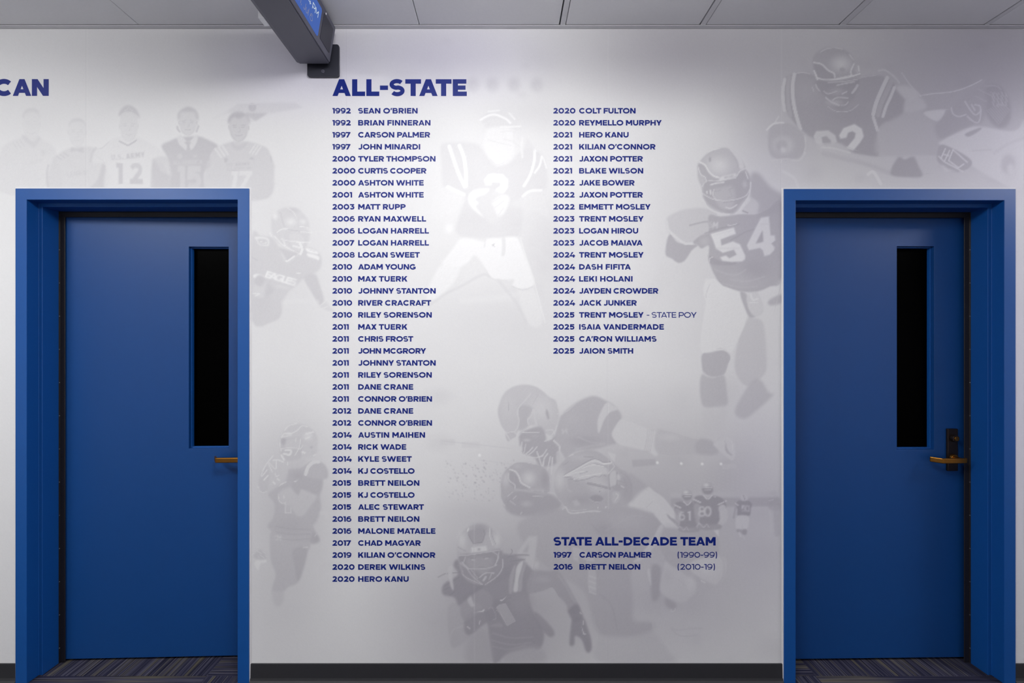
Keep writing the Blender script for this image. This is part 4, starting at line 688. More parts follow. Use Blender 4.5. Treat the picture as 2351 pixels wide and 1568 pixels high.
# ======================= runner with dreadlocks at the bottom
f = Fig('printed_player', 'dreadlocked runner tucking the ball, bottom centre').frame(980, 1180, 4.6125)
f.body([(215, 600), (330, 470), (315, 280), (420, 140), (560, 100), (700, 150), (800, 320), (820, 440), (1085, 430), (1020, 500), (1120, 600), (1380, 605), (1480, 720), (1640, 1050), (1740, 1300), (1700, 1480), (1520, 1390), (1540, 1160), (1480, 960), (1330, 770), (1080, 840), (1130, 1050), (1340, 1240), (1340, 1300), (1240, 1260), (1200, 1560), (700, 1560), (640, 1400), (440, 1300), (280, 1420), (230, 1250), (215, 1050), (240, 900), (170, 780)])
f.poly([(370, 900), (500, 800), (620, 700), (760, 640), (820, 560), (1000, 500), (1110, 580), (1130, 640), (1080, 850), (1130, 1040), (1240, 1250), (1200, 1420), (1080, 1420), (860, 1480), (760, 1560), (700, 1560), (660, 1300), (640, 1150), (560, 950)], 0.678, .9, 2.5, 'jersey', label='darkest grey printed jersey'); f.glow(1000, 950, 200, 180, 0.718, .7); f.glow(760, 1000, 160, 160, 0.647, .6)
for P in ([(700, 1260), (900, 1310), (1120, 1300)], [(680, 1330), (880, 1380), (1100, 1360)], [(700, 1400), (860, 1430), (1040, 1390)]): f.line(P, 14, 0.753, .5, 3)
f.poly([(640, 1260), (700, 1560), (420, 1560), (440, 1330), (560, 1220)], 0.753, .6, 6); f.poly([(820, 1560), (880, 1450), (1080, 1390), (1220, 1420), (1240, 1560)], 0.762, .6, 5, 'trousers'); f.poly([(1130, 1040), (1200, 1070), (1330, 1210), (1350, 1280), (1300, 1300), (1230, 1240), (1170, 1180)], 0.678, .8, 2)
f.poly([(1120, 605), (1250, 600), (1385, 604), (1430, 650), (1480, 730), (1560, 880), (1620, 1020), (1500, 1050), (1480, 960), (1400, 870), (1335, 770), (1240, 800), (1080, 835), (1060, 740)], 0.726, .9, 1.8, 'arm', label='bare bent arm'); f.glow(1230, 690, 140, 60, 0.779, .6); f.line([(1390, 640), (1470, 760), (1560, 920)], 24, 0.788, .5, 4); f.line([(1080, 836), (1240, 802), (1330, 768), (1400, 870)], 6, 0.656, .5, 1.5)
f.poly([(1500, 1015), (1590, 950), (1635, 1035), (1650, 1100), (1560, 1140), (1520, 1090)], 0.656, 0.858, 1.5, 'wristband'); f.poly([(1545, 1110), (1650, 1090), (1700, 1200), (1740, 1330), (1740, 1440), (1690, 1460), (1640, 1330), (1570, 1290), (1560, 1380), (1525, 1395), (1510, 1370), (1520, 1230)], 0.665, 0.858, 2, 'glove', label='dark glove with white mark'); f.swoosh(1688, 1272, 100, 230, 0.885, 1, -1); f.line([(1655, 1130), (1655, 1170)], 11, 0.85, .9); f.line([(1620, 1040), (1635, 1055)], 12, 0.858, .9)
f.poly([(220, 1060), (245, 960), (350, 960), (400, 1130), (380, 1190), (480, 1240), (420, 1330), (280, 1420), (235, 1280)], 0.775, .8, 2.5, 'arm', label='bare arm around the ball'); f.line([(395, 1180), (280, 1225), (240, 1320)], 18, 0.806, .6, 3)
f.poly([(400, 1120), (480, 1030), (620, 990), (740, 1000), (730, 1100), (600, 1170), (460, 1280), (400, 1240)], 0.674, 0.858, 2, 'glove', label='dark glove with white mark'); f.poly([(350, 1000), (420, 860), (560, 790), (680, 860), (680, 990), (520, 1060), (400, 1130)], 0.718, .8, 2, 'football', label='ball with a pale band'); f.poly([(432, 880), (460, 850), (490, 930), (505, 970), (470, 980), (435, 930)], 0.832, .9, 1)
f.swoosh(605, 1000, 120, 152, 0.894, 1, -1); f.line([(562, 1128), (556, 1165)], 11, 0.841, .9); f.line([(430, 1190), (455, 1212)], 12, 0.858, .9); f.line([(655, 1000), (690, 985), (735, 1090), (700, 1120)], 6, 0.762, .8)
f.poly([(735, 990), (770, 960), (830, 950), (935, 1130), (850, 1180), (770, 1050)], 0.775, .9, .8, 'jersey_number', False, 'outlined digit one on the chest'); f.line([(735, 990), (770, 960), (832, 950), (935, 1132), (850, 1180), (775, 1040), (738, 1020)], 6, 0.814, .9, .6, False); f.poly([(650, 1190), (770, 1150), (800, 1195), (680, 1190)], 0.726, .8, 1)
f.swoosh(770, 905, 90, -16, 0.885); f.poly([(280, 540), (330, 480), (380, 640), (470, 720), (600, 755), (560, 800), (420, 900), (340, 970), (290, 880), (170, 850), (180, 740), (330, 640)], 0.656, 0.858, 2.5, 'hair', label='dark dreadlocks'); f.poly([(790, 430), (900, 430), (1085, 432), (940, 455), (1045, 480), (900, 540), (920, 640), (800, 700), (700, 740), (770, 600)], 0.674, 0.858, 2, 'hair', label='dark dreadlocks')
for P in ([(120, 668), (200, 630), (300, 622), (360, 610)], [(190, 760), (270, 710), (340, 670)], [(860, 452), (960, 430), (1085, 436)], [(885, 430), (905, 395), (895, 372)], [(860, 620), (935, 632)], [(880, 500), (960, 490), (1040, 480)], [(180, 800), (260, 770)], [(240, 860), (300, 820)]): f.line(P, 9, 0.647, .7)
f.poly([(222, 600), (230, 560), (272, 545), (268, 640), (285, 800), (250, 760)], 0.85, 0.858, 1.2, 'stripe'); f.poly([(1000, 500), (950, 560), (930, 700), (915, 815), (965, 810), (975, 680), (1020, 520)], 0.867, .95, .8, 'stripe', label='pale shoulder stripe'); f.poly([(965, 810), (980, 680), (1030, 520), (1050, 540), (1015, 660), (1005, 800)], 0.77, .8, 1); f.poly([(870, 830), (880, 650), (940, 530), (915, 700), (905, 825)], 0.77, .8, 1)
f.poly([(318, 390), (318, 300), (350, 220), (430, 140), (560, 102), (680, 145), (760, 225), (800, 320), (795, 375), (640, 395), (450, 418), (330, 440)], 0.806, .95, 1.2, 'helmet', label='glossy pale helmet'); f.glow(370, 280, 80, 150, 0.894, .8); f.glow(740, 270, 70, 120, 0.894, .8); f.glow(560, 160, 150, 100, 0.709, .8)
f.poly([(450, 175), (600, 160), (615, 220), (585, 300), (490, 310), (440, 220)], 0.726, 0.858, 1); f.line([(440, 215), (490, 310), (585, 300), (616, 210), (600, 170)], 7, 0.656, .8, .8, False); f.line([(670, 150), (665, 220), (700, 330)], 10, 0.902, .8); f.line([(690, 155), (690, 220), (730, 320)], 6, 0.726, .8); f.line([(440, 155), (432, 180)], 14, .93, .9); f.line([(330, 350), (410, 390)], 10, 0.726, .6, 1.2)
f.poly([(470, 350), (630, 333), (645, 390), (462, 415)], 0.894, .95, .7, 'nameplate', False, 'white strip above the brow'); f.text('SM', 535, 388, 28, 0.656, .9, .25, 0, 30, squeeze=.6)
f.poly([(335, 440), (450, 420), (640, 400), (795, 380), (800, 560), (780, 640), (700, 690), (620, 750), (560, 745), (400, 670), (360, 560)], 0.691, .92, 1.5, 'face_mask', label='dark face opening with pale cage bars'); f.poly([(420, 470), (560, 450), (690, 460), (690, 560), (600, 640), (520, 600), (440, 560)], 0.753, .8, 3); f.line([(480, 482), (500, 490)], 14, 0.832, .8, 1.2); f.line([(620, 470), (645, 468)], 14, 0.832, .8, 1.2); f.line([(460, 470), (520, 462)], 8, 0.656, .7, 1.2); f.line([(600, 455), (670, 452)], 8, 0.656, .7, 1.2); f.line([(550, 560), (600, 562)], 10, 0.691, .6, 1.5)
for P, wd in (([(335, 440), (460, 430), (640, 402), (790, 378)], 11), ([(350, 520), (420, 570), (470, 640), (520, 690), (590, 745)], 10), ([(440, 580), (560, 582), (660, 570), (740, 540)], 9), ([(800, 480), (800, 570), (740, 660), (620, 745)], 11), ([(380, 600), (400, 660), (580, 745)], 9), ([(560, 670), (620, 625), (710, 625)], 13), ([(600, 700), (625, 665)], 24), ([(700, 400), (760, 450), (720, 540)], 10), ([(765, 400), (730, 540)], 9), ([(410, 450), (385, 520)], 9), ([(470, 590), (540, 680)], 7), ([(690, 620), (660, 690)], 8), ([(370, 510), (440, 575)], 14)): f.line(P, wd, .83, 0.858)

# ======================= small players on the pitch
for nm, lab, ox, oy, sc, num in (('printed_player', 'small distant player in jersey 61 behind number 80', 680, 1030, 1.0, '61'), ('printed_player', 'small distant player in jersey 80 facing out', 880, 950, 1.12, '80')):
    f = Fig(nm, lab).frame(1400 + ox / 4.6125, 900 + oy / 4.6125, 4.6125 / sc)
    f.body([(80, 90), (85, 30), (150, 0), (195, 50), (185, 130), (290, 180), (315, 270), (330, 400), (260, 450), (40, 450), (10, 300), (0, 160), (70, 130)])
    f.poly([(5, 200), (20, 140), (90, 130), (140, 160), (190, 130), (280, 160), (315, 240), (250, 290), (240, 400), (70, 400), (60, 290), (10, 240)], 0.691, .95, .8, 'jersey', label='small dark jersey')
    f.line([(5, 165), (70, 195)], 16, 0.867, .9, .6); f.line([(240, 215), (315, 180)], 14, 0.867, .9, .6)
    f.poly([(10, 210), (65, 220), (75, 300), (40, 400), (15, 330)], 0.779, .8, 1, 'arm'); f.poly([(240, 240), (300, 220), (330, 330), (290, 400), (230, 400), (260, 340)], 0.858, .9, 1, 'arm')
    f.poly([(75, 80), (85, 25), (140, 0), (185, 20), (198, 80), (180, 120), (100, 120)], 0.797, .95, .6, 'helmet'); f.glow(125, 30, 40, 30, .92, .9); f.poly([(90, 60), (180, 55), (180, 100), (140, 120), (100, 105)], 0.691, .9, .7); f.line([(95, 60), (180, 54)], 6, 0.885, .9, .5); f.line([(110, 78), (170, 76)], 9, 0.85, .8, .6); f.line([(100, 130), (140, 165), (180, 128)], 11, 0.885, .9, .6)
    f.text(num, 50, 330, 100, 0.902, .95, .24, 0, 125, squeeze=.7, part='jersey_number'); f.poly([(60, 400), (250, 400), (250, 450), (70, 450)], 0.726, .8, 1); f.line([(60, 390), (100, 430), (130, 400), (150, 430)], 8, 0.867, .7, .6); f.line([(200, 140), (215, 142)], 8, 0.867, .8, .5)
f = Fig('printed_player', 'small distant player in jersey 50 seen from behind').frame(1400, 900, 4.6125)
f.body([(1310, 1330), (1340, 1150), (1390, 1100), (1420, 1060), (1460, 1090), (1500, 1170), (1500, 1270), (1470, 1320), (1465, 1460), (1440, 1550), (1380, 1540), (1335, 1460), (1345, 1320)])
f.poly([(1345, 1160), (1400, 1140), (1470, 1150), (1505, 1190), (1490, 1240), (1475, 1310), (1355, 1310), (1350, 1240), (1330, 1200)], 0.7, .95, .7, 'jersey'); f.poly([(1345, 1315), (1470, 1318), (1455, 1455), (1410, 1460), (1400, 1400), (1390, 1455), (1335, 1450)], 0.885, .95, .6, 'trousers', label='white trousers'); f.text('50', 1390, 1268, 72, 0.885, .95, .24, 0, 92, squeeze=.7, part='jersey_number')
f.poly([(1380, 1110), (1395, 1085), (1430, 1070), (1460, 1100), (1455, 1145), (1395, 1150)], 0.858, .9, .6, 'helmet'); f.line([(1412, 1090), (1430, 1140)], 10, 0.726, .8, .6); f.line([(1330, 1180), (1360, 1200)], 14, 0.867, .9, .6); f.line([(1335, 1200), (1310, 1330)], 22, 0.77, .8, .8); f.poly([(1340, 1450), (1390, 1455), (1400, 1490), (1350, 1485)], 0.744, .8, .6); f.poly([(1405, 1455), (1450, 1455), (1440, 1510), (1400, 1500)], 0.709, .8, .6); f.line([(1370, 1490), (1385, 1525)], 24, 0.876, .9, .7); f.line([(1410, 1520), (1425, 1550)], 18, 0.858, .9, .7)
f = Fig('printed_player', 'blurred small figure at the far edge of the pitch').frame(1400, 900, 4.6125)
f.body([(1680, 1160), (1720, 1050), (1780, 1080), (1800, 1200), (1760, 1500), (1680, 1540), (1690, 1300)])
f.ell(1730, 1080, 34, 40, 0, 0.832, .7, 1.2, 'helmet'); f.poly([(1680, 1140), (1780, 1120), (1800, 1240), (1690, 1240)], 0.762, .6, 2, 'jersey'); f.line([(1680, 1150), (1730, 1140)], 9, 0.867, .7, 1); f.line([(1690, 1260), (1705, 1400), (1690, 1530)], 26, 0.867, .5, 2); f.line([(1760, 1250), (1770, 1500)], 60, 0.779, .5, 5)

# ======================= five men in a row above the left door
def head(f, cx, cy, rx, ry, tone, feat, part=True):
    f.poly([(cx + rx * x, cy + ry * y) for x, y in ((-1, -.2), (-.86, -.75), (-.4, -1.02), (.4, -1.02), (.86, -.75), (1, -.2), (.94, .3), (.62, 0.865), (0, 1.06), (-.62, 0.865), (-.94, .3))], tone, .8, 1.2, 'head')
    for s in (-1, 1):
        f.line([(cx + s * rx * .62, cy - ry * .16), (cx + s * rx * .26, cy - ry * .19)], rx * .09, tone - feat, .8, .8); f.line([(cx + s * rx * .56, cy - ry * .02), (cx + s * rx * .28, cy - ry * .03)], rx * .11, tone - feat * .9, .8, .8); f.line([(cx + s * rx * 1.04, cy - ry * .1), (cx + s * rx * 1.02, cy + ry * .14)], rx * .12, tone - feat * .5, .7, .8)
    f.line([(cx + rx * .04, cy), (cx + rx * .12, cy + ry * .3), (cx - rx * .1, cy + ry * .33)], rx * .07, tone - feat * .7, .7, .8); f.line([(cx - rx * .34, cy + ry * .56), (cx, cy + ry * .62), (cx + rx * .34, cy + ry * .55)], rx * .09, tone - feat, .8, .8); f.line([(cx - rx * .8, cy + ry * .5), (cx - rx * .4, cy + ry * .9), (cx, cy + ry * 1.04), (cx + rx * .4, cy + ry * .9), (cx + rx * .8, cy + ry * .5)], rx * .06, tone - feat * .6, .6, 1.2)
f = Fig('printed_man', 'first man from the left, plain dark collar').frame(0, 230, 7.124)
f.body([(20, 1500), (0, 880), (100, 720), (330, 620), (400, 560), (370, 250), (450, 140), (600, 140), (670, 300), (640, 560), (680, 640), (860, 740), (940, 900), (940, 1500)])
f.poly([(10, 900), (90, 730), (330, 620), (400, 585), (640, 590), (700, 650), (860, 745), (930, 900), (960, 1500), (0, 1500)], 0.884, .6, 2, 'jersey'); f.glow(470, 1300, 420, 300, 0.887, .6); head(f, 520, 400, 140, 250, 0.906, .02); f.poly([(375, 300), (390, 200), (460, 145), (560, 130), (640, 190), (665, 300), (630, 230), (530, 195), (430, 220)], 0.869, .7, 2, 'hair', label='short dark hair')
f.poly([(365, 600), (400, 575), (550, 690), (640, 600), (662, 640), (570, 780), (530, 760), (440, 690)], 0.861, .7, 1.5, 'collar', label='dark collar'); f.line([(640, 690), (790, 800)], 0.1, .9, .1); f.poly([(680, 820), (745, 825), (745, 900), (690, 915)], 0.865, .6, 1.5); f.text('US ARMY', 370, 1085, 66, 0.865, .5, .2, -11, 370); 
for k in range(3): f.line([(220 + k * 55, 700 - k * 22), (290 + k * 55, 800 - k * 22)], 22, 0.865, .5, 1.5); f.line([(720 + k * 45, 680 + k * 22), (690 + k * 45, 790 + k * 16)], 18, .91, .5, 1.5)
f = Fig('printed_man', 'second man from the left, wearing a bow tie').frame(0, 230, 7.124)
f.body([(820, 1500), (850, 1000), (960, 880), (1150, 780), (1120, 440), (1200, 310), (1350, 310), (1410, 450), (1400, 740), (1600, 800), (1700, 1000), (1760, 1100), (1740, 1500)])
f.poly([(860, 1000), (950, 890), (1160, 780), (1400, 760), (1590, 800), (1720, 1030), (1760, 1500), (820, 1500)], 0.865, 0.715, 2, 'jersey'); f.poly([(1660, 1100), (1700, 1030), (1750, 1060), (1762, 1250), (1750, 1500), (1440, 1500), (1600, 1300)], 0.82, .7, 2.5); head(f, 1268, 530, 145, 222, 0.903, .025); f.poly([(1125, 440), (1150, 350), (1220, 305), (1320, 305), (1385, 350), (1405, 440), (1360, 370), (1260, 350), (1170, 375)], 0.865, .7, 2, 'hair', label='close cropped hair')
f.poly([(1170, 775), (1260, 800), (1360, 775), (1365, 860), (1260, 835), (1170, 850)], 0.843, .8, 1, 'bow_tie', label='dark bow tie')
for k in range(3): f.line([(940 + k * 55, 925 - k * 28), (1010 + k * 55, 970 - k * 28)], 26, 0.835, .6, 1.5)
f.line([(1570, 790), (1520, 860), (1490, 1000)], 46, 0.843, .6, 2); f.text('US ARMY', 1110, 1270, 80, 0.835, .55, .2, -9, 350); f.line([(795, 1070), (770, 1240), (800, 1500)], 36, 0.835, .6, 2.5)
f = Fig('printed_man', 'man in the middle with a cap and white jersey 12').frame(0, 230, 7.124)
f.body([(1740, 1500), (1740, 1080), (1520, 1000), (1560, 830), (1880, 620), (1940, 560), (1950, 300), (2000, 130), (2120, 90), (2260, 200), (2280, 430), (2230, 620), (2500, 720), (2700, 900), (2720, 1050), (2500, 1100), (2560, 1500)])
f.poly([(1730, 1060), (1520, 1030), (1560, 830), (1700, 760), (1890, 620), (2240, 600), (2330, 640), (2480, 720), (2640, 820), (2730, 930), (2720, 1040), (2560, 1020), (2520, 1100), (2560, 1500), (1760, 1500)], 0.906, 0.865, 1.5, 'jersey', label='white jersey'); head(f, 2110, 430, 150, 235, 0.891, .03); f.poly([(1950, 270), (1960, 190), (2030, 110), (2110, 85), (2210, 130), (2275, 230), (2280, 300), (2200, 225), (2110, 195), (2020, 215)], 0.824, 0.865, 1.5, 'cap', label='dark peaked cap'); f.line([(1965, 262), (2040, 205), (2110, 195), (2200, 222), (2270, 280)], 9, 0.903, .8); f.line([(2045, 170), (2090, 150), (2110, 110), (2130, 150), (2175, 170)], 12, 0.887, .8)
f.line([(1960, 675), (2100, 745), (2235, 660)], 26, 0.805, 0.865, .8, False); f.text('U.S. ARMY', 1830, 988, 96, .79, .95, .24, -5, 545, squeeze=.62, part='team_word'); f.text('12', 1900, 1370, 340, 0.812, 0.865, .27, 0, 440, squeeze=.72, part='jersey_number')
f.line([(1540, 890), (1620, 940), (1720, 1030)], 5, 0.828, .7); f.line([(1615, 795), (1680, 780), (1780, 690)], 16, 0.85, .6, 1.5); f.swoosh(1925, 765, 40, -40, .8); f.poly([(2500, 1100), (2560, 1020), (2700, 1080), (2780, 1500), (2560, 1500)], 0.82, .6, 2.5)
f = Fig('printed_man', 'man with wavy hair, shirt and tie under a dark jersey').frame(330, 200, 5.467)
f.body([(100, 1400), (110, 950), (290, 880), (220, 740), (430, 640), (460, 570), (420, 330), (560, 250), (690, 330), (690, 500), (660, 610), (940, 740), (850, 860), (760, 1400)])
f.poly([(225, 740), (330, 680), (440, 635), (680, 620), (800, 660), (935, 740), (850, 840), (830, 1000), (760, 1100), (750, 1400), (360, 1400), (340, 1130), (300, 890)], 0.801, .9, 1.5, 'jersey', label='dark grey printed jersey'); f.poly([(140, 900), (290, 880), (340, 1000), (360, 1140), (230, 1080)], 0.85, .7, 2, 'arm'); f.poly([(105, 980), (140, 900), (220, 1060), (360, 1140), (340, 1400), (110, 1400)], 0.816, 0.79, 2)
f.poly([(425, 640), (470, 600), (560, 690), (660, 600), (682, 650), (650, 730), (600, 790), (540, 800), (490, 760), (440, 710)], 0.895, .95, 1, 'shirt_collar', label='white shirt collar'); head(f, 558, 450, 112, 150, 0.869, .05); f.poly([(430, 420), (430, 340), (480, 280), (560, 248), (640, 275), (685, 340), (690, 420), (665, 400), (640, 320), (560, 310), (470, 320), (450, 390)], 0.82, 0.865, 1.5, 'hair', label='wavy hair over the ears'); f.line([(425, 500), (430, 530), (455, 560)], 26, 0.828, .8, 1.2); f.line([(690, 490), (665, 560)], 24, 0.828, .8, 1.2)
f.poly([(515, 692), (595, 690), (575, 740), (590, 795), (535, 800), (548, 740)], 0.805, .9, .8, 'tie', label='grey tie'); f.text('ALL-AMERICA', 370, 975, 56, 0.857, .9, .22, -1, 370, squeeze=.66, part='team_word'); f.text('15', 425, 1290, 300, 0.861, 0.79, .30, 0, 300, squeeze=.7, part='jersey_number'); f.ell(455, 870, 36, 34, 0, 0.85, .8, 1); f.text('H', 632, 885, 34, 0.857, .9, .28, 0, 58); f.line([(300, 882), (410, 870)], 5, 0.843, .6); f.line([(740, 858), (815, 856)], 6, 0.843, .6); f.text('D', 795, 985, 60, 0.873, .8, .2, 8, 40)
f = Fig('printed_man', 'last man on the right, jersey 17 with striped shoulders').frame(330, 200, 5.467)
f.body([(760, 1400), (780, 1000), (860, 800), (980, 730), (1090, 680), (1060, 420), (1200, 305), (1330, 400), (1310, 640), (1480, 730), (1580, 800), (1640, 1000), (1640, 1400)])
f.poly([(770, 1080), (850, 850), (890, 780), (1090, 690), (1310, 685), (1480, 735), (1560, 780), (1620, 920), (1640, 1060), (1560, 1400), (920, 1400), (780, 1400)], 0.846, .8, 1.5, 'jersey', label='grey printed jersey'); f.glow(1200, 1300, 340, 260, 0.873, .6); head(f, 1196, 510, 122, 168, 0.839, .05); f.poly([(1062, 470), (1060, 400), (1110, 330), (1200, 302), (1290, 340), (1335, 410), (1330, 470), (1310, 420), (1280, 360), (1200, 400), (1130, 380), (1090, 430)], 0.786, 0.865, 1.5, 'hair', label='short dark hair'); f.poly([(1100, 690), (1190, 740), (1300, 690), (1280, 750), (1190, 800), (1120, 760)], 0.82, .6, 2)
for k in range(3):
    f.line([(900 + k * 46, 775 - k * 16), (975 + k * 42, 880 - k * 18)], 30, 0.899, .95, .7, False); f.line([(1410 + k * 32, 712 + k * 18), (1335 + k * 36, 825 + k * 10)], 22, 0.899, .95, .7, False)
f.poly([(1015, 900), (1055, 892), (1050, 940), (1018, 945)], 0.797, .8, .8); f.poly([(1320, 905), (1360, 878), (1395, 912)], 0.797, 0.865, .7, None, False); f.text('US ARMY', 1045, 1000, 42, 0.786, .9, .2, -3, 290, squeeze=.9, part='team_word'); f.text('ALL-AMERICAN', 1050, 1035, 24, 0.805, 0.865, .2, -2, 295); f.text('17', 1065, 1300, 245, 0.903, .97, .26, 0, 265, .16, 0.767, part='jersey_number'); f.line([(1050, 1050), (1360, 1040)], 4, 0.797, .7); f.line([(1595, 870), (1605, 930)], 14, 0.797, .6, 1.5)
f = Fig('printed_tent_roof', 'pale pitched roof behind the men').frame(330, 200, 5.467)
f.body([(830, 410), (1180, 220), (1900, 200), (2100, 300), (1600, 345), (1410, 440)], False)
f.poly([(830, 420), (1000, 340), (1180, 215), (1500, 200), (1900, 195), (2000, 260), (1620, 330), (1280, 318), (1050, 330)], .86, .5, 2.5, None, False); f.poly([(1280, 320), (1560, 330), (1400, 430), (1300, 360)], .78, .6, 2, None, False); f.ell(1365, 258, 50, 50, 0, .80, .7, 1); f.text('7', 1345, 285, 52, .86, .8, .2)
# printed roof stays behind the men: move it to the front of the list
FIGS.insert(0, FIGS.pop())

# wall-covering seams
for x, y0, y1 in ((198, 66, 434), (796, 66, 520), (1088, 1200, 1520), (1395, 66, 1520), (1792, 66, 434)):
    paint_line([(x, y0), (x, y1)], 1.4, .80, .22, .6); paint_line([(x + 1.6, y0), (x + 1.6, y1)], 1.1, 1.0, .18, .6)
INK += rng.normal(0, .006, INK.shape).astype(np.float32)
np.clip(INK, .5, .97, INK)

# ---------------------------------------------------------------- turning the ink into meshes
def ink_at(px, py):
    x = np.clip(np.asarray(px, np.float32) - .5, 0, IMW - 1.001); y = np.clip(np.asarray(py, np.float32) - .5, 0, IMH - 1.001)
    x0 = x.astype(int); y0 = y.astype(int); fx = x - x0; fy = y - y0
    v = (INK[y0, x0] * (1 - fx) + INK[y0, x0 + 1] * fx) * (1 - fy) + (INK[y0 + 1, x0] * (1 - fx) + INK[y0 + 1, x0 + 1] * fx) * fy
    f = np.clip(np.maximum(-np.asarray(px), np.asarray(px) - IMW) / 110.0, 0, 1); f = f * f * (3 - 2 * f)
    return v * (1 - f) + .925 * f          # the print fades to bare vinyl past both ends
def tint_at(px, py):                    # faint lavender colour cast put into the ink at top and far right
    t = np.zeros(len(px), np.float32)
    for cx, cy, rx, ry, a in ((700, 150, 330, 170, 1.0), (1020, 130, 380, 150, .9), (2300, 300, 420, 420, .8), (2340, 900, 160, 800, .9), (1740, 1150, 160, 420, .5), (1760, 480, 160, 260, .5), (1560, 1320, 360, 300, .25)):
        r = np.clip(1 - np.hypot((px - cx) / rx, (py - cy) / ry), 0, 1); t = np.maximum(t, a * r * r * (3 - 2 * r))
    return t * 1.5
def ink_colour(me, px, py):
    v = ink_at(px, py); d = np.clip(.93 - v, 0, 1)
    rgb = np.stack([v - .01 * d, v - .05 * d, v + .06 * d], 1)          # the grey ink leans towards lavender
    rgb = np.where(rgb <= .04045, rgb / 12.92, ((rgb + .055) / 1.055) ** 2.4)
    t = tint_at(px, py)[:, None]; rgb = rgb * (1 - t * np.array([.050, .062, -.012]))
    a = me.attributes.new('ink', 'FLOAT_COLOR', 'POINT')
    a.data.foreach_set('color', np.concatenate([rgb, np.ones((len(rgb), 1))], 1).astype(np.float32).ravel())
DOORS_PX = [(40, 575, 434, 1), (1797, 2327, 436, 2)]
def mural_sheet(name, step=2.0):
    xs = np.arange(-150, 2501, step); ys = np.append(np.arange(67, 1526, step), 1527.0)
    nx, ny = len(xs), len(ys); gx, gy = np.meshgrid(xs, ys); px = gx.ravel(); py = gy.ravel()
    co = np.stack([(px - VX) / S, np.full_like(px, -0.0012), EYE + (VY - py) / S], 1).astype(np.float32)
    i = (np.arange(ny - 1)[:, None] * nx + np.arange(nx - 1)[None, :]).ravel()
    cx = px[i] + step / 2; cy = py[i] + step / 2; keep = np.ones(len(i), bool)
    for x0, x1, y0, _ in DOORS_PX: keep &= ~((cx > x0 + 5) & (cx < x1 - 5) & (cy > y0 + 5))
    i = i[keep]; quads = np.stack([i, i + nx, i + nx + 1, i + 1], 1)
    used = np.zeros(len(px), bool); used[quads.ravel()] = True; remap = np.cumsum(used) - 1
    quads = remap[quads]; co = co[used]; px = px[used]; py = py[used]
    me = bpy.data.meshes.new(name); me.vertices.add(len(co)); me.vertices.foreach_set('co', co.ravel())
    me.loops.add(quads.size); me.loops.foreach_set('vertex_index', quads.ravel().astype(np.int32))
    me.polygons.add(len(quads)); me.polygons.foreach_set('loop_start', np.arange(0, quads.size, 4, dtype=np.int32)); me.polygons.foreach_set('loop_total', np.full(len(quads), 4, np.int32))
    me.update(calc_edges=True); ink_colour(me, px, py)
    return link(name, me, M['print'])
def print_piece(name, P, y, parent, step=2.2):
    P = [(x, min(max(yy, 69), 445 if (44 < x < 571 or 1801 < x < 2323) else 1520.5)) for x, yy in P]
    Q = [P[0]]
    for p in P[1:]:
        if math.hypot(p[0] - Q[-1][0], p[1] - Q[-1][1]) > .35: Q.append(p)
    if math.hypot(Q[0][0] - Q[-1][0], Q[0][1] - Q[-1][1]) < .35: Q.pop()
    if len(Q) < 3: return None
    if sum(Q[i - 1][0] * Q[i][1] - Q[i][0] * Q[i - 1][1] for i in range(len(Q))) < 0: Q = Q[::-1]
    xs = [p[0] for p in Q]; ys = [p[1] for p in Q]; x0, x1, y0, y1 = window(xs, ys, 1) if False else (int(min(xs)) - 1, int(max(xs)) + 2, int(min(ys)) - 1, int(max(ys)) + 2)
    gx, gy = np.meshgrid(np.arange(x0 + .3, x1, step), np.arange(y0 + .3, y1, step))
    ins = np.zeros(gx.shape, bool); near = np.full(gx.shape, 1e9)
    for (ax, ay), (bx, by) in zip(Q, Q[1:] + Q[:1]):
        if ay != by: ins ^= ((ay > gy) != (by > gy)) & (gx < ax + (gy - ay) / (by - ay) * (bx - ax))
        dx, dy = bx - ax, by - ay; t = np.clip(((gx - ax) * dx + (gy - ay) * dy) / (dx * dx + dy * dy + 1e-9), 0, 1); near = np.minimum(near, np.hypot(gx - ax - t * dx, gy - ay - t * dy))
    m = ins & (near > step * .45)
    V = [Vector(p) for p in Q] + [Vector((float(a), float(b))) for a, b in zip(gx[m], gy[m])]
    vo, eo, fo, ov, oe, of = delaunay_2d_cdt(V, [], [list(range(len(Q)))], 0, 1e-4)
    F = [f[::-1] for f, s in zip(fo, of) if len(s)]
    if not F: return None
    px = np.array([v[0] for v in vo]); py = np.array([v[1] for v in vo])
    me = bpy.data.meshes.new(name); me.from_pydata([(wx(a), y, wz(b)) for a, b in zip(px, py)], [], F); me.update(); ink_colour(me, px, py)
    return link(name, me, M['print'], parent)

mural = mural_sheet('printed_mural')
tag(mural, 'grey and white printed wall covering with faded football players and navy name lists', 'mural')
layer = 0
for f in FIGS:
    body = None
    for nm, P, lab in f.parts:
        layer += 1; y = -0.00122 - layer * 1.6e-6
        if nm is None:
            body = print_piece(f.name, P, y, mural)
            if body is not None and f.label: body['label'] = f.label
        elif body is not None:
            o = print_piece(nm, P, y, body)
            if o is not None and lab: o['label'] = lab

